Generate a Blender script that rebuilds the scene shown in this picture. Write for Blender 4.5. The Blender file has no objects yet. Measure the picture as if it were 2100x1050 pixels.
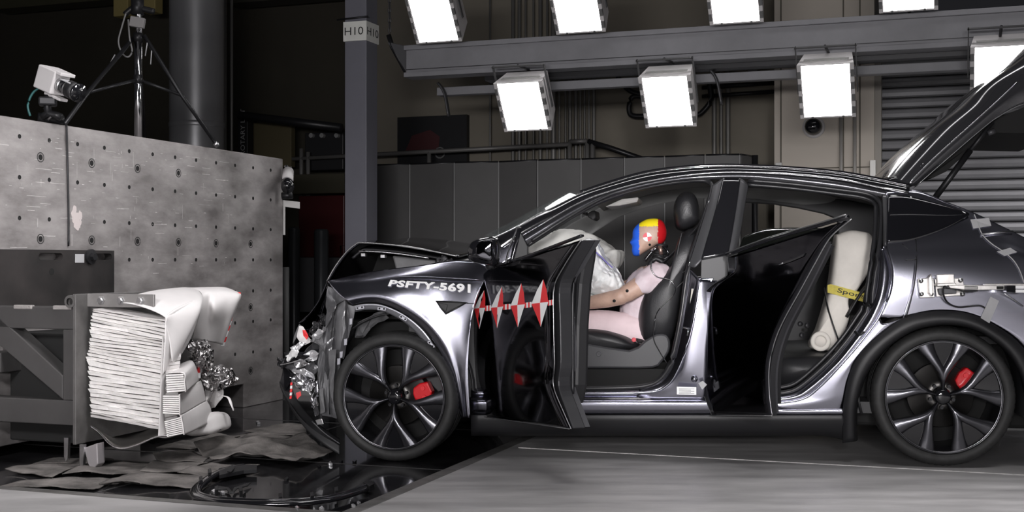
import bpy, bmesh, math, random
from mathutils import Vector, Matrix, noise
from mathutils.bvhtree import BVHTree
random.seed(7)
sc = bpy.context.scene
COL = sc.collection
R = math.radians
# ------------------------------------------------------------------ camera
F, HX, HY, HC = 2500.0, 1050.0, 535.0, 1.06      # focal length in px of a 2100 px wide frame, principal column, horizon row, eye height
cam = bpy.data.cameras.new('camera'); cam.sensor_width = 36; cam.lens = 36*F/2100
cam.shift_y = (HY-525)/2100.0
co = bpy.data.objects.new('camera', cam); COL.objects.link(co)
co.location = (0, 0, HC); co.rotation_euler = (R(90), 0, 0)
sc.camera = co
# ------------------------------------------------------------------ world and big lights
w = bpy.data.worlds.new('hall_air'); sc.world = w; w.use_nodes = True
bg = w.node_tree.nodes['Background']; bg.inputs[0].default_value = (0.55, 0.55, 0.62, 1); bg.inputs[1].default_value = 0.022
def area(name, loc, target, sx, sy, power, spread=180, col=(1, .975, .985)):
    l = bpy.data.lights.new(name, 'AREA'); l.shape = 'RECTANGLE'; l.size = sx; l.size_y = sy; l.energy = power; l.color = col; l.spread = R(spread)
    o = bpy.data.objects.new(name, l); COL.objects.link(o); o.location = loc
    o.rotation_euler = (Vector(target)-Vector(loc)).to_track_quat('-Z', 'Y').to_euler()
    return o
area('unseen_light', (0.9, 7.2, 5.6), (0.9, 6.6, 0), 6, .5, 45, 120)          # lamps over the car
area('unseen_light', (-2.6, -3.2, 5.2), (-2.6, -3.2, 0), 8, 8, 1300, 80)         # gridded bank over the camera's side of the hall
area('unseen_light', (0.3, 4.6, 4.4), (-3.0, 6.2, 1.5), 1.2, 1.2, 42, 70)       # aimed at the barrier
area('unseen_light', (4.1, 9.1, 2.25), (4.5, 10.7, 0.7), 3, .25, 13, 100)            # added light under the beam to brighten the shutter
area('unseen_light', (-1.0, -2.5, 1.55), (0.4, 8, 1.5), 3.6, .4, 85, 80)       # added fill light, low behind the camera
area('unseen_light', (0.4, -1.6, 2.0), (0.95, 6.9, 1.05), .4, .4, 7, 22)         # added spot that brightens the cabin
area('unseen_light', (2.6, 3.6, 5.4), (2.6, 3.6, 0), 4.5, 1, 85, 60)             # added light straight down to brighten the near floor
area('unseen_light', (-2.3, 0.4, 3.0), (-2.55, 6.6, .7), .9, .6, 13, 36)        # added spot that lifts the deformable barrier
vs_ = sc.view_settings
vs_.view_transform = 'Standard'; vs_.look = 'None'; vs_.gamma = 1; vs_.exposure = 0.0
try: vs_.use_curve_mapping = False
except Exception: pass

# ------------------------------------------------------------------ frames: pixel of the photograph + a plane of the place -> a point of the place
class Fr:
    def __init__(s, ox, oy, yaw, oz=0.0):
        s.o = Vector((ox, oy, oz)); s.yaw = yaw
        s.u = Vector((math.cos(yaw), math.sin(yaw), 0)); s.v = Vector((-math.sin(yaw), math.cos(yaw), 0))
    def wd(s, p): return s.o + s.u*p[0] + s.v*p[1] + Vector((0, 0, p[2]))
    def loc(s, q):
        q = Vector(q)-s.o; return (q.dot(s.u), q.dot(s.v), q.z)
    def at(s, px, py, v):
        d = Vector(((px-HX)/F, 1, -(py-HY)/F)); c = Vector((0, 0, HC))
        t = (v-(c-s.o).dot(s.v))/d.dot(s.v)
        return s.loc(c+d*t)
    def mat(s): return Matrix.Translation(s.o) @ Matrix.Rotation(s.yaw, 4, 'Z')
def G(px, py, z=0.0):
    Y = F*(HC-z)/(py-HY); return Vector(((px-HX)/F*Y, Y, z))
def WP(px, py, Y): return Vector(((px-HX)/F*Y, Y, HC-(py-HY)/F*Y))
CAR = Fr(-0.654, 6.70, math.atan2(-.466, 2.863))
B = Fr(-0.673, 5.056, R(-19.5))
ID = Fr(0, 0, 0)
def bB(px, d):                                        # position along the hall for a pixel column at depth d
    return B.at(px, HY, d)[0]
def cr(tab, x):
    if x <= tab[0][0]: return tab[0][1]
    for (a, b), (c, d) in zip(tab, tab[1:]):
        if x <= c: return b+(d-b)*(x-a)/(c-a)
    return tab[-1][1]
VS = [(.15, .09), (.3, .035), (.5, .006), (.7, -.008), (.88, -.004), (1.0, .012), (1.06, .03), (1.2, .085), (1.3, .125), (1.45, .215), (1.55, .30), (1.62, .38)]
def KS(px, py, off=0.0):
    v = 0.05
    for _ in range(12):
        p = CAR.at(px, py, v); v = .5*v+.5*(cr(VS, p[2])+off)
    return CAR.at(px, py, v)
def K(px, py, v): return CAR.at(px, py, v)

# ------------------------------------------------------------------ materials
MATS = {}
def M(name, col=(.5, .5, .5), rough=.5, metal=0., coat=0., var=0., vscale=6., bump=0., bscale=60., spec=.5, emit=0., alpha=1., trans=0., col2=None, stretch=(1, 1, 1), rvar=0., coatr=.04):
    if name in MATS: return MATS[name]
    m = bpy.data.materials.new(name); m.use_nodes = True; nt = m.node_tree; b = nt.nodes['Principled BSDF']
    I = b.inputs
    I['Base Color'].default_value = (*col, 1); I['Roughness'].default_value = rough; I['Metallic'].default_value = metal
    I['Coat Weight'].default_value = coat; I['Coat Roughness'].default_value = coatr; I['Specular IOR Level'].default_value = spec
    I['Alpha'].default_value = alpha; I['Transmission Weight'].default_value = trans
    if emit: I['Emission Color'].default_value = (*col, 1); I['Emission Strength'].default_value = emit
    tc = None
    def co_():
        nonlocal tc
        if tc is None:
            t = nt.nodes.new('ShaderNodeTexCoord'); mp = nt.nodes.new('ShaderNodeMapping'); mp.inputs['Scale'].default_value = stretch
            nt.links.new(t.outputs['Object'], mp.inputs[0]); tc = mp.outputs[0]
        return tc
    if var or col2:
        n = nt.nodes.new('ShaderNodeTexNoise'); n.inputs['Scale'].default_value = vscale; n.inputs['Detail'].default_value = 8; n.inputs['Roughness'].default_value = .62
        nt.links.new(co_(), n.inputs['Vector'])
        r = nt.nodes.new('ShaderNodeValToRGB'); r.color_ramp.elements[0].position = .33; r.color_ramp.elements[1].position = .68
        c2 = col2 or tuple(min(1, c*(1+var)) for c in col); c1 = col if col2 else tuple(c*(1-var) for c in col)
        r.color_ramp.elements[0].color = (*c1, 1); r.color_ramp.elements[1].color = (*c2, 1)
        nt.links.new(n.outputs[0], r.inputs[0]); nt.links.new(r.outputs[0], I['Base Color'])
        if rvar:
            mr = nt.nodes.new('ShaderNodeMapRange'); mr.inputs['From Min'].default_value = .3; mr.inputs['From Max'].default_value = .7
            mr.inputs['To Min'].default_value = max(.02, rough-rvar); mr.inputs['To Max'].default_value = min(1, rough+rvar)
            nt.links.new(n.outputs[0], mr.inputs[0]); nt.links.new(mr.outputs[0], I['Roughness'])
    if bump:
        n = nt.nodes.new('ShaderNodeTexNoise'); n.inputs['Scale'].default_value = bscale; n.inputs['Detail'].default_value = 6
        nt.links.new(co_(), n.inputs['Vector'])
        bp = nt.nodes.new('ShaderNodeBump'); bp.inputs['Strength'].default_value = bump; bp.inputs['Distance'].default_value = .01
        nt.links.new(n.outputs[0], bp.inputs['Height']); nt.links.new(bp.outputs[0], I['Normal'])
    MATS[name] = m; return m

paint = M('dark_silver_paint', (.47, .47, .545), .22, 1.0, .4, coatr=.03)
gloss = M('darkened_body_paint', (.042, .042, .050), .09, 1.0, .35, coatr=.03)  # body paint again, with the doors' dark reflections put into the colour
roofm = M('black_roof_gloss', (.012, .012, .014), .12, 0, 1.0)
blackp = M('black_plastic', (.012, .012, .0135), .5, bump=.05, bscale=300)
blackg = M('black_gloss_plastic', (.010, .010, .012), .12, 0, .5)
rubber = M('rubber_seal', (.016, .016, .018), .38)
tyre = M('tyre_rubber', (.022, .022, .022), .62, var=.3, vscale=30, bump=.1, bscale=120)
rimm = M('dark_rim', (.10, .10, .112), .3, .85, .5)
discm = M('brake_disc_steel', (.14, .135, .13), .42, 1)
redm = M('red_caliper', (.75, .012, .02), .3, 0, .6)
glassd = M('dark_glass', (.008, .008, .010), .05, 0, 1.0)
glassc = M('clear_glass', (.85, .9, .9), .03, 0, 0, alpha=.14)
leather = M('black_leather', (.017, .017, .019), .42, bump=.12, bscale=180)
trimd = M('dark_interior_trim', (.03, .03, .032), .55)
headl = M('grey_headliner', (.33, .32, .31), .9)
dgrey = M('dark_grey_metal', (.075, .075, .08), .42, .4)
dgrey2 = M('grey_liner_plastic', (.12, .12, .125), .5, var=.25, vscale=14)
silver = M('bright_metal', (.62, .62, .63), .28, 1, var=.12, vscale=20)
chrome = M('chrome_edge', (.8, .8, .82), .12, 1)
foil = M('crumpled_foil', (.62, .62, .64), .22, 1)
white = M('white_print', (.9, .9, .9), .5)
redt = M('red_print', (.78, .035, .04), .5)
bagm = M('airbag_fabric', (.90, .92, .92), .85, var=.12, vscale=14, bump=.5, bscale=26)
bagm2 = M('airbag_fabric_cream', (.84, .83, .79), .85, var=.12, vscale=9, bump=.4, bscale=18)
skin = M('dummy_vinyl', (.50, .33, .26), .5, var=.12, vscale=20)
shirtm = M('pink_tinted_shirt', (.62, .50, .54), .85, col2=(.70, .62, .66), vscale=10, bump=.4, bscale=20)
pantm = M('pink_shorts', (.80, .64, .67), .85, var=.08, bump=.2, bscale=20)
blue = M('blue_face_paint', (.015, .12, .75), .55)
yellow = M('yellow_face_paint', (.9, .72, .01), .55)
redp = M('red_face_paint', (.48, .01, .015), .32)
foamw = M('white_foam', (.80, .76, .70), .8, var=.06, vscale=8)
strapy = M('yellow_strap', (.62, .52, .09), .7, var=.15, vscale=40)
mark = M('dark_print', (.03, .03, .02), .7)
tape = M('grey_tape', (.42, .42, .43), .7)
conc = M('concrete_floor', (.27, .265, .265), .5, 0, 0, col2=(.44, .43, .43), vscale=2.6, bump=.08, bscale=24, stretch=(.55, 2.2, 1), rvar=.1)
pit = M('dark_pit_cover', (.012, .012, .014), .10, 0, .6, col2=(.035, .034, .036), vscale=3, rvar=.08)
steelb = M('scraped_steel', (.19, .176, .174), .5, .4, col2=(.42, .398, .393), vscale=3.2, stretch=(1, .75, 1.9), rvar=.14, bump=.08, bscale=30)
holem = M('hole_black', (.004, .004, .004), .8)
plate = M('dark_steel_plate', (.03, .029, .029), .45, .5, col2=(.058, .051, .05), vscale=4, rvar=.1)
frame_m = M('painted_steel_frame', (.045, .043, .043), .5, var=.12, vscale=6)
honey = M('white_honeycomb_edge', (.80, .78, .77), .6, var=.08, vscale=40)
honeyd = M('honeycomb_gap', (.05, .045, .045), .8)
sheetm = M('grey_white_sheet', (.66, .64, .635), .45, var=.05, vscale=5)
sheetb = M('bare_sheet_metal', (.42, .40, .38), .3, .9, var=.15, vscale=4)
matm = M('absorbent_mat', (.05, .046, .043), .95, col2=(.19, .175, .165), vscale=7, bump=.5, bscale=90)
pillar_m = M('grey_painted_column', (.17, .17, .20), .5, var=.06, vscale=2)
ductm = M('galvanised_column', (.30, .30, .31), .35, .45, var=.2, vscale=1.2, stretch=(1, 1, .3))
beamm = M('grey_beam_paint', (.21, .21, .225), .5, var=.06)
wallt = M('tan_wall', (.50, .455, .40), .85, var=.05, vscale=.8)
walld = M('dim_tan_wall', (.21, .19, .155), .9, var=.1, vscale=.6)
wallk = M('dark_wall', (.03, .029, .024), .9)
shutm = M('shutter_steel', (.21, .21, .22), .5, .3, var=.06)
screenm = M('grey_screen_vinyl', (.072, .070, .070), .6, var=.06, vscale=3)
lampw = M('lamp_diffuser', (1, .985, .985), .5, emit=16)
lamph = M('lamp_housing', (.60, .58, .58), .5, .1)
blackm = M('black_metal', (.02, .02, .022), .4, .4)

# ------------------------------------------------------------------ mesh helpers
INV = {}
def setp(o, parent):
    if parent is not None:
        o.parent = parent
        o.matrix_parent_inverse = INV.get(parent.name, Matrix.Identity(4))
def tag(o, label, cat=None, group=None, kind=None):
    if label: o['label'] = label
    if cat: o['category'] = cat
    if group: o['group'] = group
    if kind: o['kind'] = kind
    return o
def thing(name, loc, label, cat, group=None):
    o = bpy.data.objects.new(name, None); COL.objects.link(o); o.location = loc; o.empty_display_size = .1
    INV[o.name] = Matrix.Translation(Vector(loc)).inverted()
    return tag(o, label, cat, group)
def new(name, verts, faces, mat, parent=None, smooth=False, frame=None, bevel=0, solid=0, mid=None, sub=0, soff=0, label=None):
    me = bpy.data.meshes.new(name)
    if frame: verts = [frame.wd(p) for p in verts]
    me.from_pydata([tuple(p) for p in verts], [], faces)
    for m_ in (mat if isinstance(mat, (list, tuple)) else [mat]): me.materials.append(m_)
    if mid: me.polygons.foreach_set('material_index', mid)
    if smooth: me.polygons.foreach_set('use_smooth', [True]*len(me.polygons))
    me.update()
    o = bpy.data.objects.new(name, me); COL.objects.link(o); setp(o, parent)
    if sub: s_ = o.modifiers.new('sub', 'SUBSURF'); s_.levels = s_.render_levels = sub
    if solid: s_ = o.modifiers.new('solid', 'SOLIDIFY'); s_.thickness = solid; s_.offset = soff
    if bevel:
        b = o.modifiers.new('bevel', 'BEVEL'); b.width = bevel; b.segments = 2; b.limit_method = 'ANGLE'; b.angle_limit = R(40)
    if label: o['label'] = label
    return o
def inst(name, me, mw, parent=None):
    o = bpy.data.objects.new(name, me); COL.objects.link(o); o.matrix_basis = mw; setp(o, parent); return o
def boxg(x0, x1, y0, y1, z0, z1):
    v = [(x0, y0, z0), (x1, y0, z0), (x1, y1, z0), (x0, y1, z0), (x0, y0, z1), (x1, y0, z1), (x1, y1, z1), (x0, y1, z1)]
    f = [(0, 3, 2, 1), (4, 5, 6, 7), (0, 1, 5, 4), (1, 2, 6, 5), (2, 3, 7, 6), (3, 0, 4, 7)]
    return v, f
def box(name, ext, mat, parent=None, frame=None, bevel=0, label=None):
    v, f = boxg(*ext); return new(name, v, f, mat, parent, False, frame, bevel, label=label)
def join(parts):
    V, Fc = [], []
    for v, f in parts:
        n = len(V); V += list(v); Fc += [tuple(i+n for i in q) for q in f]
    return V, Fc
def cat(a, b, c, d, t):
    return .5*((2*b)+(c-a)*t+(2*a-5*b+4*c-d)*t*t+(3*b-a-3*c+d)*t*t*t)
def spline(pts, n, closed=False):
    P = [Vector(p) for p in pts]; k = len(P); out = []
    segs = k if closed else k-1
    for i in range(segs):
        g = (lambda j: P[j % k]) if closed else (lambda j: P[min(max(j, 0), k-1)])
        for j in range(n):
            out.append(cat(g(i-1), g(i), g(i+1), g(i+2), j/n))
    if not closed: out.append(P[-1].copy())
    return out
def gridf(nr, nc, closed=False):
    f = []
    for i in range(nr-1):
        for j in range(nc if closed else nc-1):
            k = (j+1) % nc; f.append((i*nc+j, i*nc+k, (i+1)*nc+k, (i+1)*nc+j))
    return f
def patchg(rows, n=6, m=5, fn=None):
    rr = [spline(r, n) for r in rows]
    nc = len(rr[0]); cols = [spline([r[j] for r in rr], m) for j in range(nc)]
    nr = len(cols[0]); V = [cols[j][i] for i in range(nr) for j in range(nc)]
    if fn: V = [fn(p) for p in V]
    return V, gridf(nr, nc)
def patch(name, rows, mat, parent=None, n=6, m=5, solid=.006, frame=CAR, fn=None, label=None, soff=0):
    V, f = patchg(rows, n, m, fn)
    return new(name, V, f, mat, parent, True, frame, solid=solid, label=label, soff=soff)
def ks(row, off=0.0): return [KS(p[0], p[1], (p[2] if len(p) > 2 else 0)+off) for p in row]
def kk(row, v=None): return [K(p[0], p[1], p[2] if v is None else v) for p in row]
def frm(t, up=Vector((0, 0, 1))):
    t = t.normalized()
    if abs(t.dot(up)) > .95: up = Vector((1, 0, 0))
    a = t.cross(up).normalized(); return a, a.cross(t).normalized()
def tubeg(pts, r, k=8, rz=None, cap=True, closed=False):
    P = [Vector(p) for p in pts]; V = []; n = len(P)
    for i, p in enumerate(P):
        t = (P[(i+1) % n]-P[i-1]) if closed else (P[min(i+1, n-1)]-P[max(i-1, 0)])
        if t.length < 1e-9: t = Vector((1, 0, 0))
        a, b = frm(t); ri = r[i] if isinstance(r, (list, tuple)) else r; r2 = rz if rz else ri
        for j in range(k):
            q = 2*math.pi*j/k; V.append(p+a*math.cos(q)*ri+b*math.sin(q)*r2)
    f = gridf(n, k, True)
    if closed: f += [((n-1)*k+j, (n-1)*k+(j+1) % k, (j+1) % k, j) for j in range(k)]
    elif cap: f += [tuple(range(k))[::-1], tuple((n-1)*k+j for j in range(k))]
    return V, f
def tube(name, pts, r, mat, parent=None, frame=None, k=8, n=0, rz=None, label=None):
    if n: pts = spline(pts, n)
    V, f = tubeg(pts, r, k, rz); return new(name, V, f, mat, parent, True, frame, label=label)
def latheg(prof, n=48, axis='y', fn=None):
    V = []
    for i, (r, h) in enumerate(prof):
        for j in range(n):
            q = 2*math.pi*j/n; rr = fn(r, h, i, j) if fn else r
            x, z = rr*math.cos(q), rr*math.sin(q)
            V.append((x, h, z) if axis == 'y' else (x, z, h))
    return V, gridf(len(prof), n, True)
def prismg(poly, v0, v1, taper=1.0):
    n = len(poly); cx = sum(p[0] for p in poly)/n; cz = sum(p[1] for p in poly)/n
    V = [(p[0], v0, p[1]) for p in poly]+[(cx+(p[0]-cx)*taper, v1, cz+(p[1]-cz)*taper) for p in poly]
    f = [tuple(range(n)), tuple(range(2*n-1, n-1, -1))]+[(i, i+n, (i+1) % n+n, (i+1) % n) for i in range(n)]
    return V, f
def prism(name, pix, v0, v1, mat, parent=None, frame=CAR, bevel=.004, label=None, taper=1.0, sp=0):
    """outline given in pixels on the plane v0 of a frame, given real thickness v1-v0"""
    P = [frame.at(p[0], p[1], v0) for p in pix]; poly = [(p[0], p[2]) for p in P]
    if sp: poly = [(q.x, q.y) for q in [Vector((a.x, a.y)) for a in spline([(a[0], a[1], 0) for a in poly], sp, True)]]
    V, f = prismg(poly, v0, v1, taper); return new(name, V, f, mat, parent, False, frame, bevel, label=label)
def inflateg(poly, vc, hv, p=2.4, nt=14, sp=3, cen=None, keep=0.0):
    q = spline([(a[0], 0, a[1]) for a in poly], sp, True); n = len(q)
    cx = cen[0] if cen else sum(a.x for a in q)/n; cz = cen[1] if cen else sum(a.z for a in q)/n
    V = []
    for i in range(nt+1):
        a = math.pi*i/nt; t = -math.cos(a); s = max(0.0, 1-abs(t)**p)**(1/p); s = keep+(1-keep)*s if 0 < i < nt else s
        for b in q: V.append((cx+(b.x-cx)*max(s, 1e-3), vc+hv*t, cz+(b.z-cz)*max(s, 1e-3)))
    f = gridf(nt+1, n, True); return V, f
def inflate(name, pix, vc, hv, mat, parent=None, frame=CAR, p=2.4, nt=14, sp=3, fn=None, label=None, keep=0, vtrace=None):
    vt = vc if vtrace is None else vtrace
    P = [frame.at(a[0], a[1], vt) for a in pix]
    V, f = inflateg([(a[0], a[2]) for a in P], vc, hv, p, nt, sp, keep=keep)
    if fn: V = [fn(Vector(x)) for x in V]
    return new(name, V, f, mat, parent, True, frame, label=label)
def crumple(amp, sc_, seed=0):
    def fn(p):
        p = Vector(p); q = p*sc_+Vector((seed*3.1, seed*1.7, seed))
        a = noise.noise_vector(q)+noise.noise_vector(q*2.3)*.55
        return p+a*amp
    return fn
def shard(name, pix, v, mat, parent, amp=.02, sc_=9, seed=1, thick=.004, frame=CAR, cuts=3, label=None, dv=0.06):
    """torn sheet: outline in pixels, subdivided, bent out of plane"""
    bm = bmesh.new(); rnd = random.Random(seed)
    vs = [bm.verts.new(frame.at(a[0], a[1], v+rnd.uniform(-dv, dv))) for a in pix]
    fc = bm.faces.new(vs); bmesh.ops.triangulate(bm, faces=[fc])
    for _ in range(cuts):
        bmesh.ops.subdivide_edges(bm, edges=bm.edges[:], cuts=1, use_grid_fill=True)
    fn = crumple(amp, sc_, seed)
    for x in bm.verts: x.co = frame.wd(fn(x.co))
    me = bpy.data.meshes.new(name); bm.to_mesh(me); bm.free(); me.materials.append(mat)
    o = bpy.data.objects.new(name, me); COL.objects.link(o); setp(o, parent)
    s_ = o.modifiers.new('solid', 'SOLIDIFY'); s_.thickness = thick; s_.offset = 0
    if label: o['label'] = label
    return o
def textmesh(s, offset=0.0, shear=0.0, sp=1.0):
    cu = bpy.data.curves.new('t', 'FONT'); cu.body = s; cu.size = 1; cu.offset = offset; cu.shear = shear; cu.space_character = sp; cu.resolution_u = 3
    o = bpy.data.objects.new('t', cu); me = bpy.data.meshes.new_from_object(o)
    V = [tuple(v.co) for v in me.vertices]; f = [tuple(p.vertices) for p in me.polygons]
    bpy.data.objects.remove(o); bpy.data.curves.remove(cu); bpy.data.meshes.remove(me)
    x0 = min(v[0] for v in V); x1 = max(v[0] for v in V); y0 = min(v[1] for v in V); y1 = max(v[1] for v in V)
    return [((v[0]-x0)/(x1-x0), (v[1]-y0)/(y1-y0)) for v in V], f
def text3(name, s, o, ex, ey, mat, parent=None, offset=0.0, sp=1.0, label=None):
    """flat lettering on a real surface: origin o, width vector ex, height vector ey"""
    T, f = textmesh(s, offset, 0, sp); o = Vector(o); ex = Vector(ex); ey = Vector(ey)
    return new(name, [o+ex*a+ey*b for a, b in T], f, mat, parent, label=label)
def pxray(px, py): return Vector(((px-HX)/F, 1, -(py-HY)/F)).normalized()

# ================================================================== SETTING
def floor_piece():
    P = [(-14, -3.2), (-14, 0), (-14, 4.35), (-14, 12), (0, -3.2), (0, 0), (0, 4.35), (0, 12), (9, -3.2), (9, 0), (9, 4.35), (9, 12), (-14, -30), (0, -30), (9, -30)]
    q = [(0, 4, 5, 1), (4, 8, 9, 5), (5, 9, 10, 6), (6, 10, 11, 7), (2, 6, 7, 3), (12, 13, 4, 0), (13, 14, 8, 4)]
    V = [(b, d, 0) for b, d in P]+[(b, d, -.25) for b, d in P]
    n = len(P); f = [tuple(a) for a in q]+[tuple(i+n for i in a)[::-1] for a in q]
    f += [(1, 5, 5+n, 1+n), (5, 6, 6+n, 5+n), (6, 2, 2+n, 6+n)]
    return tag(new('floor', V, f, conc, None, False, B), 'pale grey concrete hall floor under and in front of the car', None, None, 'structure')
floor_piece()
PZ = -.048
pc = box('floor_pit', (-14, 0, 0, 4.35, PZ-.2, PZ), pit, None, B); tag(pc, 'sunken glossy dark plate floor around the barrier', None, None, 'structure')
box('edge_strip', (-.075, .0, 0, 4.35, PZ, .0015), M('worn_edge_steel', (.17, .165, .16), .5, .5, var=.3, vscale=9), pc, B, .004)
box('edge_strip', (-14, -.075, 0, .07, PZ, .0015), MATS['worn_edge_steel'], pc, B, .004)
for dd in (1.42, 2.9): box('plate_seam', (-14, -.08, dd, dd+.012, PZ, PZ+.0015), M('seam_metal', (.09, .088, .09), .4, .5), pc, B)
for bb in (-1.5, -3.0): box('plate_seam', (bb, bb+.012, .07, 4.3, PZ, PZ+.0015), MATS['seam_metal'], pc, B)
# pale joint in the concrete beside the rear wheel
a_, b_ = B.loc(G(1060, 921)), B.loc(G(2100, 972)); dj = (a_[1]+b_[1])/2
tag(box('trim_1', (.05, 8.5, dj, dj+.014, -.01, .003), M('joint_filler', (.55, .54, .53), .7, var=.3, vscale=12), None, B), 'thin pale joint line running along the concrete floor', None, None, 'structure')
# walls
D0 = 8.1
tag(box('wall_left', (-16, bB(772, D0), D0, D0+.2, 0, 6), M('unlit_wall', (.035, .031, .022), .9, var=.2, vscale=.5), None, B), 'wall with shade painted almost black, on the left behind the tripod', None, None, 'structure')  # unlit stretch of the back wall, its darkness put into the colour
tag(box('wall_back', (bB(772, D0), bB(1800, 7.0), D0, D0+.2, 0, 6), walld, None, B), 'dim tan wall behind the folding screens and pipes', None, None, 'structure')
bl, br = bB(1588, 6.85), bB(1793, 6.85)
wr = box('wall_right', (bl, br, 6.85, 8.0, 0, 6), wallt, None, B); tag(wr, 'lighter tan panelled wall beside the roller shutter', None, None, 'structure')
for px in (1600, 1728, 1762):
    b0 = bB(px, 6.84); box('panel_joint', (b0, b0+.012, 6.838, 6.852, 0, 6), M('joint_shadow_gap', (.12, .11, .09), .9), wr, B)
for zz in (1.9, 2.95): box('panel_joint', (bl, br, 6.838, 6.852, zz, zz+.008), MATS['joint_shadow_gap'], wr, B)
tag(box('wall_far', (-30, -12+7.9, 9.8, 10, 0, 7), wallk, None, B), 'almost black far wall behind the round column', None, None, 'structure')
# roller shutter, slat by slat
b0, b1 = bB(1797, 7.0), 7.5
sh = thing('roller_shutter', B.wd(((b0+b1)/2, 7.0, 0)), 'grey steel roller shutter of horizontal slats on the right', 'shutter')
box('guide_rail', (b0-.07, b0+.05, 6.90, 7.06, 0, 3.05), M('shutter_rail', (.30, .28, .25), .6), sh, B, .004)
box('lintel', (b0-.1, b1, 6.86, 7.1, 2.86, 3.02), M('shutter_lintel', (.16, .155, .155), .6), sh, B, .006)
v, f = boxg(b0+.03, b1, 7.0, 7.02, 0, .084)
pr = [(0, 0), (-.018, .012), (-.026, .042), (-.018, .072), (0, .084), (.02, .084), (.02, 0)]
v = [(x, 7.03+p[0], p[1]) for x in (b0+.03, b1) for p in pr]; k = len(pr)
f = [(i, (i+1) % k, (i+1) % k+k, i+k) for i in range(k)]+[tuple(range(k))[::-1], tuple(range(k, 2*k))]
slat = None
for i in range(31):
    if slat is None:
        o = new('slat', v, f, shutm, sh, False, B); slat = o.data
    else: inst('slat', slat, Matrix.Translation((0, 0, .094*i)), sh)
box('backing_strip', (b0, b1, 7.05, 7.07, 0, 2.95), holem, sh, B)
# white marker post, small boxes on the tan wall
b0 = bB(1790, 6.8); tag(box('marker_post', (b0-.025, b0+.025, 6.78, 6.83, 0, 1.96), M('white_post', (.8, .79, .76), .6), None, B, .006), 'white upright post at the edge of the roller shutter', 'post')
b0 = bB(1590, 6.8); tag(box('switch_box', (b0, b0+.06, 6.78, 6.85, 1.86, 1.96), M('box_white', (.6, .6, .58), .6), None, B, .008), 'small pale switch box on the corner of the tan wall', 'switch box')
for i, px in enumerate((1725, 1753)):
    b0 = bB(px, 6.8); tag(tube('conduit', [(b0, 6.80, 0), (b0, 6.80, 2.5)], .017, M('conduit_steel', (.55, .53, .50), .4, .6), None, B, 10),
        ('bright vertical conduit on the tan wall, left of two' if i == 0 else 'bright vertical conduit on the tan wall, nearest the shutter'), 'pipe', 'conduits on the tan wall')
b0 = bB(1668, 6.8); z0 = 1.06+(535-252)*.0043
V, f = latheg([(.0, -.09), (.05, -.09), (.075, -.05), (.08, .0), (.08, .05)], 20); fb = thing('dome_camera', B.wd((b0, 6.8, z0)), 'small dark dome fixture on the tan wall below a lamp', 'camera')
new('dome', [(x+b0, y+6.8, z+z0) for x, y, z in V], f, blackg, fb, True, B)
V, f = latheg([(.05, .02), (.1, .02), (.1, .05), (.05, .05)], 20); new('base_ring', [(x+b0, y+6.8, z+z0) for x, y, z in V], f, lamph, fb, True, B)
# pipe bundle between the lamps
bun = [(1052, .02), (1065, .02), (1078, .012), (1094, .012), (1108, .02), (1122, .012), (1135, .03), (1147, .012), (1160, .012), (1169, .02), (1181, .02), (1190, .012), (1199, .012), (1208, .012), (1218, .02), (1465, .024), (1479, .018), (1493, .024), (1005, .012)]
pm = M('dull_pipe', (.20, .195, .185), .5, .4)
for i, (px, r) in enumerate(bun):
    b0 = bB(px, 8.0); grp = 'vertical pipes on the dim back wall'
    lab = 'thin vertical pipe in the bundle behind the lamps' if 1040 < px < 1300 else ('thick vertical pipe rising behind the folding screens at right' if px > 1300 else 'lone thin vertical pipe between the dark poster and the pipe bundle')
    tag(tube('wall_pipe', [(b0, 8.0, 0), (b0, 8.0, 5)], r, pm, None, B, 8), lab, 'pipe', grp if px != 1005 else None)
for i, yy in enumerate((172, 190)):
    p0, p1 = B.at(1440, yy+8, 7.9), B.at(1590, yy-2, 7.9)
    tag(tube('cable_run', [(p0[0], 7.9, p0[2]), (p1[0], 7.9, p1[2])], .022, blackm, None, B, 8), ('upper' if i == 0 else 'lower')+' dark horizontal cable run on the dim wall beside the tan wall', 'cable')
for q, (pth, lab) in enumerate([([(1262, 130), (1268, 158), (1290, 185), (1320, 195)], 'dark curved hose behind the second lower lamp'),
                               ([(1330, 200), (1296, 200), (1293, 235), (1330, 238)], 'dark bent pipe loop left of the second lower lamp'),
                               ([(1455, 172), (1458, 205), (1440, 230), (1430, 235)], 'dark drooping hose right of the second lower lamp')]):
    tag(tube('hose', [(B.at(a, b, 7.85)) for a, b in pth], .028, blackm, None, B, 8, 6), lab, 'hose')
p0 = B.at(1545, 138, 7.95); tag(box('junction_box', (p0[0]-.05, p0[0]+.05, 7.9, 8.1, p0[2]-.14, p0[2]+.05), M('junction_grey', (.25, .25, .24), .6), None, B, .01), 'small grey junction box on the dim wall under the beam', 'box')
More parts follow.
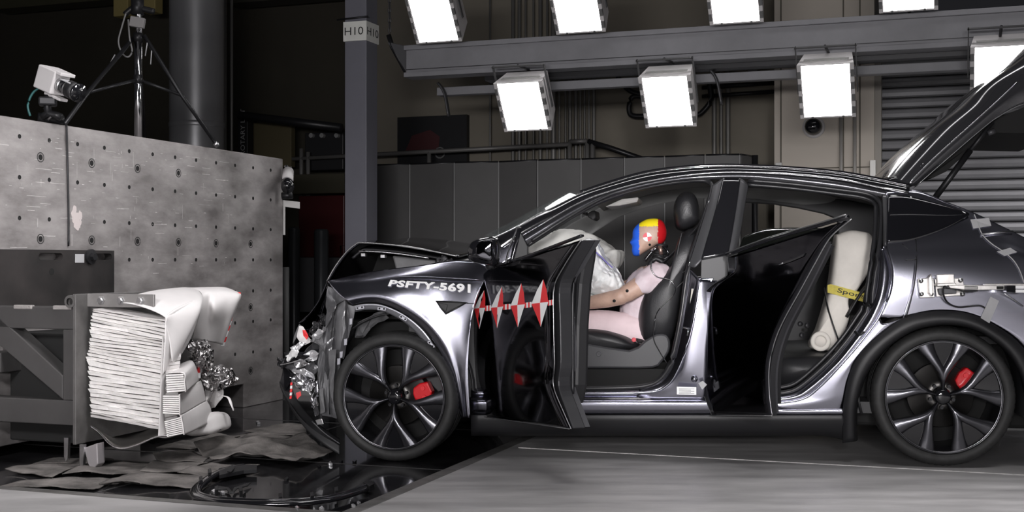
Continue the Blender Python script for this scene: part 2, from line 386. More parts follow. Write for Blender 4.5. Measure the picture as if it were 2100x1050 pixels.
# poster
pb0, pb1 = bB(815, 8.0), bB(957, 8.0); z0, z1 = B.at(880, 336, 8.0)[2], B.at(880, 238, 8.0)[2]
po = thing('poster', B.wd(((pb0+pb1)/2, 8.0, z0)), 'dark wall poster with a red shape and a wheel', 'poster')
box('board', (pb0, pb1, 8.0, 8.08, z0, z1), M('poster_black', (.008, .008, .010), .5), po, B)
V, f = prismg([(pb0+.1, z0+.15), (pb0+.18, z0+.32), (pb0+.4, z0+.38), (pb0+.52, z0+.3), (pb0+.50, z0+.14), (pb0+.3, z0+.1)], 7.996, 7.999); new('red_print', V, f, M('poster_red', (.05, .006, .008), .6), po, False, B)
V, f = latheg([(.05, 7.996), (.065, 7.996), (.065, 7.999), (.05, 7.999)], 20); new('wheel_print', [(x+pb0+.52, y, z+z0+.12) for x, y, z in V], f, M('poster_grey', (.14, .14, .14), .6), po, False, B)
# mezzanine railing
rl = thing('railing', B.wd((bB(1000, 7.6), 7.6, 0)), 'grey tubular guard rail above the folding screens', 'railing'); rm = M('rail_grey', (.17, .165, .16), .5, .3)
def rail(a, b, r=.024, d=7.6): return tube('rail', [B.at(*a, d), B.at(*b, d)], r, rm, rl, B, 8)
rail((600, 326), (1168, 296)); rail((1168, 291), (1204, 289)); rail((1168, 291), (1168, 400)); rail((1204, 289), (1204, 400)); rail((880, 310), (880, 400)); rail((1215, 290), (1215, 400)); rail((618, 305), (618, 420)); rail((632, 312), (632, 420))
tube('handrail', [B.at(1206, 290, 7.6), B.at(1250, 303, 7.6), B.at(1345, 336, 7.6)], .028, blackm, rl, B, 8)
# folding screens
fs = thing('folding_screen', B.wd((bB(1150, 6.1), 6.1, 0)), 'row of dark grey vinyl folding screens behind the car', 'screen')
edges = [(745, 6.15), (841, 6.17), (932, 6.14), (1023, 6.20), (1103, 6.14), (1192, 6.17), (1281, 6.13), (1363, 6.16), (1446, 6.12), (1518, 6.16), (1540, 6.35)]
for i, ((pa, da), (pb_, db)) in enumerate(zip(edges, edges[1:])):
    a = Vector((bB(pa, da), da, 0)); b = Vector((bB(pb_, db), db, 0)); t = (b-a).normalized(); nn = Vector((-t.y, t.x, 0))*.012
    a += t*.008; b -= t*.008; zt = 1.985
    q = [a-nn, b-nn, b+nn, a+nn]; V = [(p.x, p.y, .06) for p in q]+[(p.x, p.y, zt) for p in q]
    new('screen_panel', V, boxg(0, 1, 0, 1, 0, 1)[1], screenm, fs, False, B)
    tube('top_rail', [(a.x, a.y, zt), (b.x, b.y, zt)], .014, blackm, fs, B, 6)
    tube('piping', [(a.x-.006, a.y-.012, .06), (a.x-.006, a.y-.012, zt)], .007, M('piping_grey', (.30, .30, .30), .6), fs, B, 6)
for px in (1500, 1548):
    b0 = bB(px, 6.4); tag(tube('stand_post', [(b0, 6.4, 0), (b0, 6.4, 2.0)], .03, blackm, None, B, 8), 'black upright post at the end of the folding screens, '+('left' if px < 1520 else 'right')+' one', 'post')
# square column with the bay sign
cl, cr_ = bB(707, 5.0), bB(747, 5.0)
pil = box('pillar_square', (cl, cr_+.02, 5.0, 5.22, 0, 6), pillar_m, None, B, .006); tag(pil, 'square grey painted column carrying the bay sign', 'column')
zt, zb = B.at(725, 44, 4.99)[2], B.at(725, 84, 4.99)[2]
sg = box('bay_sign', (cl-.008, cr_+.028, 4.985, 5.235, zb, zt), M('sign_white', (.80, .80, .76), .7, var=.06), None, B, .002); tag(sg, 'pale sign reading H10 wrapped around the square column', 'sign')
text3('sign_text', 'H10', B.wd((cl+.008, 4.982, zb+.05)), B.u*(cr_-cl-.01), Vector((0, 0, zt-zb-.1)), M('sign_ink', (.03, .03, .03), .7), sg)
text3('sign_text', 'H10', B.wd((cr_+.031, 4.995, zb+.05)), B.v*.22, Vector((0, 0, zt-zb-.1)), MATS['sign_ink'], sg)
tube('strap', [(cl-.06, 4.97, zt+.02), (cr_+.05, 4.97, zt+.03)], .008, blackm, sg, B, 6)
# round column
rc = bB(404, 5.6); V, f = latheg([(.262, 0), (.262, 6)], 48, 'z'); cy = thing('round_column', B.wd((rc, 5.6, 0)), 'thick round galvanised column behind the steel barrier', 'column')
new('column_shell', [(x+rc, y+5.6, z) for x, y, z in V], f, ductm, cy, True, B)
V, f = latheg([(.264, 2.35), (.268, 2.36), (.268, 2.39), (.264, 2.40)], 48, 'z'); new('seam_band', [(x+rc, y+5.6, z) for x, y, z in V], f, ductm, cy, True, B)
for px in (462, 475):
    b0 = bB(px, 6.4); tag(tube('thin_pipe', [(b0, 6.4, .0), (b0, 6.4, 5)], .016, pm, None, B, 8), 'thin dark upright pipe just right of the round column, '+('first' if px < 470 else 'second')+' from it', 'pipe')
# machinery beyond the barrier
def mb(name, px0, px1, py0, py1, d, th, m_, lab, c):
    a = B.at(px0, py1, d); b = B.at(px1, py0, d); o = box(name, (a[0], b[0], d, d+th, max(0, a[2]), b[2]), m_, None, B, .01); return tag(o, lab, c)
mb('lift_post', 487, 508, 243, 960, 7.4, .12, M('lift_black', (.012, .012, .013), .5), 'black lift post with white vertical lettering', 'lift post')
p = B.at(502, 318, 7.39); text3('post_text', 'ROTARY LIFT', B.wd(p), Vector((0, 0, .52)), -B.u*.055, M('dim_white', (.45, .45, .45), .6), bpy.data.objects['lift_post'])
mb('wall_panel', 508, 597, 248, 345, 7.6, .1, M('ochre_panel', (.085, .07, .035), .8), 'dim ochre wall panel beside the lift post', 'panel')
tag(tube('roof_beam', [B.at(490, 236, 7.0), B.at(700, 262, 7.0)], .05, blackm, None, B, 6), 'dark sloping beam above the ochre panel', 'beam')
mb('rack', 625, 704, 270, 350, 7.7, .3, M('rack_black', (.012, .012, .014), .5), 'dark equipment rack with small lights behind the square column', 'rack')
for px in (639, 661, 691):
    p = B.at(px, 278, 7.66); V, f = latheg([(.002, -.02), (.026, -.02), (.026, .03)], 12); new('indicator', [(x+p[0], y+p[1], z+p[2]) for x, y, z in V], f, M('dim_disc', (.25, .25, .25), .5), bpy.data.objects['rack'], False, B)
mb('shelf_panel', 596, 706, 355, 398, 7.2, .1, M('olive_panel', (.05, .045, .028), .8), 'dim olive panel above the dark red cabinet', 'panel')
mb('tool_cabinet', 612, 706, 400, 528, 6.9, .4, M('dark_red_paint', (.05, .003, .004), .45), 'dark red cabinet in the gap between barrier and column', 'cabinet')
mb('low_cabinet', 606, 712, 528, 640, 6.6, .3, M('dim_grey_board', (.07, .07, .075), .6), 'low grey cabinet below the dark red cabinet', 'cabinet')
for px, py, r, lab in ((603, 466, .055, 'dark round bollard nearest the steel barrier edge'), (659, 470, .068, 'dark round bollard nearest the square column')):
    b0 = bB(px, 5.7); zt = B.at(px, py, 5.7)[2]; V, f = latheg([(r, 0), (r, zt-.02), (r*.8, zt), (.003, zt)], 24, 'z')
    tag(new('bollard', [(x+b0, y+5.7, z) for x, y, z in V], f, M('bollard_black', (.03, .032, .035), .3, .3), None, True, B), lab, 'bollard')
b0 = bB(586, 4.6); zt = B.at(586, 548, 4.6)[2]; tag(tube('hose_post', [(b0, 4.6, PZ), (b0, 4.6, zt)], .03, M('post_grey', (.10, .10, .10), .5), None, B, 10), 'short dark grey post against the barrier end', 'post')
p = B.at(692, 470, 5.9); box('hand_truck', (p[0]-.03, p[0]+.35, 5.9, 6.0, 0, p[2]-.42), M('truck_black', (.02, .02, .02), .5), None, B, .02)
o = bpy.data.objects['hand_truck']; tag(o, 'low black case standing in front of the grey cabinet', 'case')
tube('handle', [(p[0]+.02, 5.93, p[2]-.43), (p[0]+.02, 5.93, p[2]-.16), (p[0]+.12, 5.93, p[2]-.16), (p[0]+.12, 5.93, p[2]-.43)], .009, blackm, o, B, 6)
mb('hanging_panel', -20, 240, -40, 20, 7.6, .3, M('dim_olive', (.045, .042, .022), .8), 'dim olive overhead duct at the top left', 'duct')
mb('hanging_panel', 232, 262, -60, 34, 7.2, .15, M('lit_yellow', (.32, .26, .10), .7), 'yellowish upright panel behind the tripod head, left one', 'panel')
mb('hanging_panel', 292, 318, -60, 26, 7.2, .15, MATS['lit_yellow'], 'yellowish upright panel behind the tripod head, right one', 'panel')
mb('hanging_panel', 462, 720, -60, 8, 7.6, .3, M('dim_olive2', (.03, .028, .02), .8), 'dim overhead duct between the round and square columns', 'duct')

# ================================================================== LIGHT RIG
bs, be = bB(838, 4.85), 5.6; zb, zt = 2.615, 2.845
bmn = thing('light_beam', B.wd((1.5, 4.85, zb)), 'long grey steel beam carrying two rows of lamps', 'beam')
box('web', (bs, be, 4.80, 4.92, zb, zt), beamm, bmn, B, .004)
box('flange', (bs-.01, be, 4.77, 4.95, zb-.018, zb+.022), beamm, bmn, B, .004)
box('flange', (bs-.01, be, 4.77, 4.95, zt-.022, zt+.018), beamm, bmn, B, .004)
box('groove', (bs, be, 4.795, 4.81, zb+.045, zb+.050), blackm, bmn, B)
e0 = B.at(800, 88, 4.9); e1 = B.at(836, 146, 4.9)
V, f = prismg([(bs, zt+.02), (bs, zb-.02), (e1[0], e1[2]), (e0[0], e0[2])], 4.84, 4.90); new('end_plate', V, f, M('beam_dark', (.07, .07, .075), .5), bmn, False, B, .004)
tube('end_rod', [B.at(797, 72, 4.86), B.at(804, 95, 4.86), B.at(832, 146, 4.86)], .022, blackm, bmn, B, 8)
ch = thing('chain', B.wd(B.at(800, 60, 4.86)), 'hanging steel chain at the left end of the lamp beam', 'chain')
q = Vector(B.at(799, 62, 4.86)); lv, lf = tubeg([(.016*math.cos(a)*.7, 0, .028*math.sin(a)) for a in [i*math.pi/6 for i in range(12)]], .005, 6, closed=True)
cm = None
for i in range(20):
    mw = Matrix.Translation(B.wd((q.x, q.y, q.z+i*.042))) @ Matrix.Rotation(B.yaw+(R(90) if i % 2 else 0), 4, 'Z')
    if cm is None: cm = bpy.data.meshes.new('chain_link'); cm.from_pydata([tuple(p) for p in lv], [], lf); cm.materials.append(dgrey)
    inst('chain_link', cm, mw, ch)
dk = box('rear_rail', (bB(900, 5.2), be, 5.15, 5.25, zb-.13, zb-.06), beamm, None, B, .006); tag(dk, 'thinner grey rail hanging just below and behind the lamp beam', 'rail')
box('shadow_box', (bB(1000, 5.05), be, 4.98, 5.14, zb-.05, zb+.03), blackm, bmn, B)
for px in (905, 1462):
    x = bB(px, 5.1); tag(tube('hook_strap', [(x-.03, 5.1, zb-.03), (x+.03, 5.1, zb-.12), (x+.07, 5.1, zb-.32)], .03, dgrey, None, B, 6, 4, rz=.012), 'curved grey steel bracket '+('left of the lower lamps' if px < 1000 else 'right of the second lower lamp'), 'bracket')
def lamp_build():
    W_, H_, D_ = .40, .44, .26; objs = []
    pr_ = [(-W_/2, -H_/2), (W_/2, -H_/2), (W_/2, H_/2), (-W_/2, H_/2)]
    V = [(x, 0, z) for x, z in pr_]+[(x*.86, D_, z*.80) for x, z in pr_]
    f = [(0, 3, 7, 4), (1, 5, 6, 2), (3, 2, 6, 7), (0, 4, 5, 1), (4, 7, 6, 5)]
    L = []
    L.append(('housing', *join([(V, f), boxg(-W_/2, W_/2, -.002, .01, -H_/2, -H_/2+.012), boxg(-W_/2, W_/2, -.002, .01, H_/2-.006, H_/2), boxg(-W_/2, -W_/2+.03, -.004, .01, -H_/2, H_/2), boxg(W_/2-.03, W_/2, -.004, .01, -H_/2, H_/2)]), lamph))
    L.append(('diffuser', *boxg(-W_/2+.03, W_/2-.03, .0005, .012, -H_/2+.012, H_/2-.006), lampw))
    for z in (-.15, -.05, .05, .15):
        for s in (-1, 1): L.append(('clip', *boxg(s*(W_/2-.012)-.012, s*(W_/2-.012)+.012, -.010, .012, z-.035, z+.02), M('lamp_clip', (.22, .22, .22), .4, .5)))
    for x in (-.11, .11): L.append(('clip', *boxg(x-.008, x+.008, -.006, .012, -H_/2, -H_/2+.016), MATS['lamp_clip']))
    for x in (-.1, 0, .1):
        V2 = [(x-.04, .08+i*.03, H_/2*(1-.2*(.08+i*.03)/D_)+.003) for i in range(1)]
    for i in range(3):
        y = .07+i*.022; z = H_/2*(1-.2*y/D_); L.append(('cooling_fin', *boxg(-.16, .16, y, y+.008, z-.004, z+.006), M('fin_pale', (.5, .5, .49), .4, .5)))
    L.append(('yoke', *join([boxg(-W_/2-.016, -W_/2-.008, .08, .11, -.06, H_/2+.10), boxg(W_/2+.008, W_/2+.016, .08, .11, -.06, H_/2+.10), boxg(-W_/2-.02, W_/2+.02, .08, .10, H_/2+.09, H_/2+.10)]), M('yoke_grey', (.07, .07, .072), .5)))
    L.append(('power_box', *boxg(-.12, .12, D_, D_+.05, -.1, .1), blackm))
    out = []
    for nme, v_, f_, m_ in L:
        me = bpy.data.meshes.new(nme); me.from_pydata([tuple(a) for a in v_], [], f_); me.materials.append(m_); out.append((nme, me))
    return out
LP = lamp_build()
def lamp(px, py, d, label, pitch=36):
    p = B.wd(B.at(px, py, d)); mw = Matrix.Translation(p) @ Matrix.Rotation(B.yaw, 4, 'Z') @ Matrix.Rotation(R(pitch), 4, 'X')
    t = thing('flood_lamp', p, label, 'lamp', 'flood lamps on the overhead beam')
    for nme, me in LP: inst(nme, me, mw, t)
    q = mw @ Vector((0, .09, .32 if d > 4.5 else -.1)); x = B.loc(q)[0]
    tube('hanger', [q, B.wd((x, 4.86, zb-.01 if d > 4.5 else zt+.01))], .011, blackm, t, None, 8)
for px, py, lb in ((1072, 219, 'lit square flood lamp of the lower row, leftmost one'), (1369, 209, 'lit square flood lamp of the lower row, second from the left'), (1695, 187, 'lit square flood lamp of the lower row, over the tan wall'), (2052, 152, 'lit square flood lamp of the lower row, behind the raised tailgate')):
    lamp(px, py, 4.62, lb)
for px, py, lb in ((888, 36, 'lit square flood lamp of the upper row, leftmost one beside the chain'), (1182, 14, 'lit square flood lamp of the upper row, second from the left'), (1505, -8, 'lit square flood lamp of the upper row, third from the left'), (1862, -36, 'lit square flood lamp of the upper row, rightmost, mostly cut off')):
    lamp(px, py, 4.45, lb)

# ================================================================== BARRIER BLOCK
BF = -2.655                                           # the face of the block, along the hall
FACE = Fr(*B.wd((BF, 0, 0)).xy, B.yaw+R(90))          # u runs along the face into the depth, v into the block
BT = 1.875
bar = thing('steel_barrier', B.wd((-3.6, 2, 0)), 'huge scraped steel faced crash barrier block with rows of bolt holes', 'barrier')
d0, d1, dn = -1.2, 4.03, 3.45
V, f = prismg([(d0, .02), (2.2, .02), (2.2, .13), (dn, .13), (dn, PZ), (d1, PZ), (d1, BT), (d0, BT)], 0, 2.2)
new('block', V, f, steelb, bar, False, FACE, .006)
hv, hf = latheg([(.0005, .0), (.013, -.0012), (.0135, .002)], 12)
hm = bpy.data.meshes.new('bolt_hole'); hm.from_pydata(hv, [], hf); hm.materials.append(holem)
cols12 = [40, 101, 159, 214, 265, 313, 359, 402, 443, 482, 519, 555]
rows_y = {40: (276, 359, 442), }
def face_pt(px, py): return FACE.at(px, py, 0)
us = [face_pt(px, 400)[0] for px in cols12]
zs = [face_pt(555, y)[2] for y in (349, 410, 471, 533, 595, 656, 717, 778)]
fm = FACE.mat()
for i, u in enumerate(us):
    for j, z in enumerate(zs):
        if z < .2 or (i < 4 and j > 2): continue
        if i < 9 and j > 3: continue
        inst('bolt_hole', hm, fm @ Matrix.Translation((u, 0, z)), bar)
rv, rf = join([latheg([(.0005, -.001), (.017, -.0012), (.018, .002)], 14)])
bv, bf_ = latheg([(.024, -.0015), (.030, -.0015), (.030, .002), (.024, .002)], 18)
rm_ = bpy.data.meshes.new('socket_bolt'); rm_.from_pydata(rv, [], rf); rm_.materials.append(holem)
rr_ = bpy.data.meshes.new('bolt_ring'); rr_.from_pydata(bv, [], bf_); rr_.materials.append(M('ring_dark', (.03, .03, .03), .5))
bu = [face_pt(px, 480)[0] for px in (83, 188, 282, 366, 443, 514)]
bz = [face_pt(366, y)[2] for y in (355, 497)]+[face_pt(514, 630)[2], face_pt(514, 760)[2]]
for i, u in enumerate(bu):
    for j, z in enumerate(bz):
        if (i in (4, 5) and j == 0) or (j > 1 and i < 5): continue
        inst('socket_bolt', rm_, fm @ Matrix.Translation((u, 0, z)), bar); inst('bolt_ring', rr_, fm @ Matrix.Translation((u, 0, z)), bar)
# thin weld ridges running along the face
rd = random.Random(3); scr = M('pale_scrape', (.62, .60, .59), .5, .3, var=.2, vscale=30)
parts = []
for k_ in range(170):
    u = rd.uniform(.8, 3.3); z = rd.choice([rd.uniform(.95, 1.8), rd.uniform(1.3, 1.8)]); L_ = rd.uniform(.01, .12)*rd.choice((.3, .4, 1, 1.5)); h = rd.uniform(.001, .0035)
    parts.append(boxg(u, u+L_, -.0006, .001, z, z+h) if rd.random() > .25 else boxg(u, u+h, -.0006, .001, z, z+L_*.6))
o = new('scrape_marks', *join(parts), scr, bar, False, FACE); o['kind'] = 'stuff'
cen = face_pt(156, 448); parts = []
for k_ in range(26):
    a = rd.uniform(0, 6.28); r = rd.uniform(.0, .05); x, z = cen[0]+r*math.cos(a), cen[2]+r*math.sin(a)*1.3
    P = [(x+.022*rd.uniform(.4, 1)*math.cos(b), z+.04*rd.uniform(.5, 1)*math.sin(b)) for b in [q*math.pi/4 for q in range(8)]]
    parts.append(prismg(P, -.0012-.0002*k_*.2, .001))
o = new('plaster_smear', *join(parts), M('smear_pink', (.58, .52, .51), .8), bar, False, FACE, label='pale plaster smear on the steel face')
crack = [face_pt(a, b) for a, b in ((135, 256), (136, 300), (138, 380), (139, 440), (139, 505))]
tag(tube('cable_line', [(p[0], -.006, p[2]) for p in crack], .006, blackm, None, FACE, 6, 4), 'thin black cable hanging down the steel barrier face', 'cable')
# ------------------------------------------------------------------ rig in front of the block
rig = thing('barrier_rig', B.wd((-2.3, 1.3, PZ)), 'dark welded steel frame holding the crushed deformable barrier', 'frame')
pu = face_pt(218, 560)[0]; z1 = face_pt(218, 514)[2]; z0 = face_pt(218, 640)[2]
def slot_plate():
    bm = bmesh.new()
    def rr(u0, u1, za, zb):
        h = (zb-za)/2; out = []
        for i in range(7): a = math.pi/2+math.pi*i/6; out.append((u0+h+h*math.cos(a), (za+zb)/2+h*math.sin(a)))
        for i in range(7): a = -math.pi/2+math.pi*i/6; out.append((u1-h+h*math.cos(a), (za+zb)/2+h*math.sin(a)))
        return out
    s1 = [face_pt(62, 525)[0], face_pt(112, 525)[0]]; s2 = [face_pt(160, 525)[0], face_pt(213, 525)[0]]; zc = face_pt(90, 526)[2]; zc2 = zc
    hs = [rr(s1[0], s1[1], zc-.02, zc+.02), rr(s2[0], s2[1], zc2-.02, zc2+.02)]
    loops = [[(-.6, z0), (pu, z0), (pu, z1), (-.6, z1)]]+hs; es = []
    for lp in loops:
        vv = [bm.verts.new((a, -.06, b)) for a, b in lp]
        es += [bm.edges.new((vv[i], vv[(i+1) % len(vv)])) for i in range(len(vv))]
    bmesh.ops.triangle_fill(bm, edges=es, use_beauty=True)
    r = bmesh.ops.extrude_face_region(bm, geom=bm.faces[:])
    for v_ in r['geom']:
        if isinstance(v_, bmesh.types.BMVert): v_.co.y = -.008
    bmesh.ops.recalc_face_normals(bm, faces=bm.faces[:])
    for v_ in bm.verts: v_.co = FACE.wd(v_.co)
    me = bpy.data.meshes.new('mount_plate'); bm.to_mesh(me); bm.free(); me.materials.append(plate)
    o = bpy.data.objects.new('mount_plate', me); COL.objects.link(o); setp(o, rig); return s2, zc
s2, zc = slot_plate()
V, f = latheg([(.0005, -.105), (.02, -.105), (.022, -.085), (.045, -.08), (.045, -.062)], 6); bolt = bpy.data.meshes.new('slot_bolt')
V2, f2 = latheg([(.022, -.078), (.046, -.076), (.046, -.06)], 24); V1, f1 = latheg([(.0005, -.1), (.024, -.1), (.026, -.078)], 6)
new('slot_bolt', *join([([(x+s2[0]+.035, y, z+zc) for x, y, z in V2], f2), ([(x+s2[0]+.035, y, z+zc) for x, y, z in V1], f1)]), blackm, rig, False, FACE)
p = face_pt(89, 557); new('plate_hole', [(x+p[0], y-.0605, z+p[2]) for x, y, z in latheg([(.0005, -.001), (.02, -.001), (.02, .003)], 16)[0]], latheg([(0, 0)]*3, 16)[1], holem, rig, False, FACE)
p = face_pt(146, 530); V, f = boxg(p[0]-.04, p[0]+.04, -.064, -.061, p[2]-.026, p[2]+.026); new('tape_patch', V, f, tape, rig, False, FACE)
NS = .78                                              # near side of the rig, depth into the hall
BK = -2.0                                             # back plate of the deformable barrier
def tub(name, x0, x1, z0, z1, d, w_=.10): return box(name, (x0, x1, d, d+w_, z0, z1), frame_m, rig, B, .006)
for d in (NS, NS+.95):
    tub('cross_tube', BF-.0, BK-.012, .695, .815, d); tub('cross_tube', BF, BK-.012, .185, .318, d); tub('post', BK-.10, BK-.02, .318, .695, d)
    pa, pb_ = (BK-.10, .33), (BF, .66)
    V, f = prismg([(pa[0], pa[1]-.01), (pa[0], pa[1]+.12), (pb_[0], pb_[1]+.19), (pb_[0], pb_[1]+.03)], d, d+.10); new('diagonal_brace', V, f, frame_m, rig, False, B, .006)
box('dark_backing', (BF+.06, BK-.16, NS+.16, NS+.9, .06, .66), holem, rig, B, .01)  # added black box that darkens the space between the frames
box('cross_tube', (BF+.02, BF+.14, NS, NS+1.05, .45, .56), frame_m, rig, B, .006)
box('weld_bead', (BK-.42, BK-.30, NS-.008, NS+.02, .80, .822), M('weld', (.36, .34, .33), .5, .5, bump=.5, bscale=80), rig, B, .004)
box('weld_bead', (BK-.16, BK-.04, NS-.008, NS+.02, .80, .822), MATS['weld'], rig, B, .004)
box('back_plate', (BK-.012, BK+.008, NS-.03, NS+1.1, .09, .885), M('plate_edge', (.11, .106, .104), .5, .4, var=.2, vscale=12), rig, B, .003)
box('angle_bar', (BK+.008, BK+.43, NS+.06, NS+.075, .815, .885), M('angle_steel', (.26, .25, .245), .45, .5, var=.15, vscale=8), rig, B, .003)
for i in range(3):
    x = BK+.10+i*.125; V, f = latheg([(.0005, -.02), (.014, -.02), (.015, -.008), (.024, -.006), (.024, 0)], 6); new('angle_bolt', [(a+x, b+NS+.06, c+.85) for a, b, c in V], f, silver, rig, False, B)
V, f = latheg([(.02, -.012), (.034, -.012), (.034, .012), (.02, .012)], 20); new('plate_eye', [(a+BK-.03, b+NS-.02, c+.845) for a, b, c in V], f, MATS['plate_edge'], rig, False, B)
for x, zt in ((BK-.07, .12), (BK+.03, .09)): V, f = prismg([(x-.014, zt), (x+.014, zt), (x+.008, zt-.11), (x-.004, zt-.125), (x-.014, zt-.1)], NS-.01, NS+.01); new('foot_pin', V, f, silver, rig, False, B)
V, f = prismg([(BK+.035, .07), (BK+.12, .10), (BK+.125, -.01), (BK+.085, PZ), (BK+.06, -.01)], NS, NS+.06); new('foot_bracket', V, f, M('foot_grey', (.34, .32, .33), .5, .5), rig, False, B, .005)

# ------------------------------------------------------------------ deformable barrier
NB = NS+.04
db = thing('deformable_barrier', B.wd((-1.7, 1.3, PZ)), 'crushed white honeycomb barrier with torn grey cover sheet on the steel rig', 'barrier')
def HB(px, py, d=NB): return B.at(px, py, d)
NL = 30
left = [(188, 632), (184, 660), (181, 700), (177, 730), (180, 780), (182, 820), (184, 856)]
right = [(339, 656), (338, 690), (334, 720), (331, 760), (328, 800), (326, 840), (324, 882)]
ls = spline([HB(*p) for p in left], 12); rs = spline([HB(*p) for p in right], 12); N1 = len(ls)-1
rd = random.Random(11); cell = spline([Vector((0, 0, 0)), Vector((1, 0, 0))], 1)
bound = []
for i in range(NL+1):
    t = i/NL*N1; k_ = min(int(t), N1-1); fr_ = t-k_; a = ls[k_].lerp(ls[k_+1], fr_); b = rs[k_].lerp(rs[k_+1], fr_)
    jz = 0 if i in (0, NL) else rd.uniform(-.004, .004); bound.append((a+Vector((rd.uniform(-.006, .004), 0, jz)), b+Vector((rd.uniform(-.006, .006), 0, jz*.6+rd.uniform(-.002, .002)))))
for i in range(NL):
    (a0, b0), (a1, b1) = bound[i], bound[i+1]; nx = 9; V = []; e = random.Random(i); ph = e.uniform(0, 6)
    for s in range(nx):
        t = s/(nx-1); top = a0.lerp(b0, t); bot = a1.lerp(b1, t); wob = .0016*math.sin(9*t+ph)
        g = .0026+.0012*math.sin(5*t+ph*2)
        dd = e.uniform(0, .012)
        for (zz, dd_) in ((top.z-g+wob, 0), (bot.z+g*.4+wob, 0), (bot.z+g*.4+wob, .16), (top.z-g+wob, .16)):
            V.append((top.x if zz > (top.z+bot.z)/2 else bot.x, NB+dd_+(dd if dd_ == 0 else 0)+(.010 if zz < (top.z+bot.z)/2 and dd_ == 0 else 0), zz))
    f = []
    for s in range(nx-1):
        for j in range(4): f.append((s*4+j, s*4+(j+1) % 4, (s+1)*4+(j+1) % 4, (s+1)*4+j))
    f += [(0, 3, 2, 1), tuple((nx-1)*4+j for j in range(4))]
    new('honeycomb_layer', V, f, honey, db, False, B)
cv = [HB(188, 636, NB+.02), HB(338, 660, NB+.02), HB(325, 880, NB+.02), HB(184, 852, NB+.02)]
V, f = prismg([(p[0]+(.004 if i in (0, 3) else -.004), p[2]) for i, p in enumerate(cv)], NB+.022, NB+.15); new('honeycomb_core', V, f, honeyd, db, False, B)
# cover sheet: rows of pixels with their depth
def hb(rows): return [[HB(a, b, NB+c) for a, b, c in r] for r in rows]
sheet = hb([[(200, 624, .10), (252, 621, .02), (300, 632, -.005), (338, 650, -.01), (338, 662, -.01)],
            [(222, 622, .16), (268, 610, .14), (318, 612, .12), (352, 640, .06), (346, 690, .02)],
            [(262, 612, .3), (310, 598, .3), (360, 606, .26), (385, 640, .18), (352, 735, .04)],
            [(305, 602, .5), (350, 592, .5), (398, 600, .42), (408, 640, .28), (356, 742, .08)],
            [(345, 593, .62), (385, 590, .62), (412, 602, .52), (411, 632, .36), (362, 738, .12)]])
patch('cover_sheet', sheet, sheetm, db, 8, 6, .004, B)
patch('front_sheet', hb([[(339, 648, -.008), (338, 690, -.008), (336, 730, -.008), (334, 768, -.008)], [(362, 632, .10), (360, 680, .08), (352, 725, .07), (340, 762, .05)], [(392, 618, .26), (388, 668, .22), (368, 722, .18), (350, 752, .14)], [(411, 612, .42), (406, 650, .36), (390, 695, .30), (362, 742, .22)]]), sheetm, db, 6, 5, .004, B)
lobe = hb([[(385, 590, .62), (412, 600, .56), (412, 630, .40), (402, 665, .42), (396, 694, .5)],
           [(400, 590, .66), (424, 598, .60), (425, 625, .58), (422, 665, .60), (418, 699, .62)],
           [(430, 589, .72), (442, 600, .66), (440, 632, .60), (438, 670, .68), (434, 702, .72)],
           [(456, 589, .80), (468, 602, .74), (462, 632, .70), (456, 668, .76), (446, 704, .80)],
           [(470, 592, .86), (489, 605, .80), (482, 632, .78), (470, 664, .80), (458, 708, .86)],
           [(482, 597, .92), (494, 606, .86), (484, 634, .86), (473, 666, .86), (460, 708, .9)]])
patch('torn_flap', lobe, sheetm, db, 6, 6, .004, B)
edge = spline([Vector(r) for r in hb([[(492, 600, .86), (491, 615, .845), (482, 634, .82), (472, 666, .83), (459, 708, .87)]])[0]], 8)
for i in range(0, len(edge)-2, 2):
    V, f = tubeg([edge[i]+Vector((0, -.012, 0)), edge[i+1]+Vector((0, -.012, 0)), edge[i+2]+Vector((0, -.012, 0))], .012, 6, rz=.008); new('edge_tape', V, f, redt if (i//2) % 2 == 0 else white, db, False, B)
# three bumper elements with ribbed ends
def bumper(name, quad, n, d, depth, flank):
    tl, tr, br_, bl_ = [Vector(HB(a, b, d)) for a, b in quad]
    for i in range(n):
        t0, t1 = i/n+.012, (i+1)/n-.03
        P = [tl.lerp(bl_, t0), tr.lerp(br_, t0), tr.lerp(br_, t1), tl.lerp(bl_, t1)]
        V = [(p.x, d, p.z) for p in P]+[(p.x-.01, d+depth, p.z+.0) for p in P]
        new('element_rib', V, [(0, 1, 2, 3), (7, 6, 5, 4), (0, 4, 5, 1), (1, 5, 6, 2), (2, 6, 7, 3), (3, 7, 4, 0)], honey, db, False, B)
    P = [tl, tr, br_, bl_]; V = [(p.x+.003, d+.01, p.z) for p in P]+[(p.x-.01, d+depth, p.z) for p in P]
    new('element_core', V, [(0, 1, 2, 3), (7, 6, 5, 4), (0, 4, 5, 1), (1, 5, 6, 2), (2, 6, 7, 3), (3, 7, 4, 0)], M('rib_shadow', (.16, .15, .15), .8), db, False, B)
    rows = [[HB(a, b, d+c) for a, b, c in r] for r in flank]
    patch('element_skin', rows, sheetm, db, 5, 4, .004, B)
bumper('a', [(340, 768), (376, 766), (380, 803), (342, 806)], 8, NB-.02, .03, [[(340, 766, 0), (352, 760, .2), (372, 745, .5), (390, 740, .62)], [(376, 765, -.005), (384, 757, .12), (394, 742, .4), (392, 740, .6)], [(378, 785, -.005), (388, 778, .12), (402, 765, .4), (406, 762, .6)], [(380, 804, -.005), (388, 798, .1), (402, 785, .4), (409, 780, .6)]])
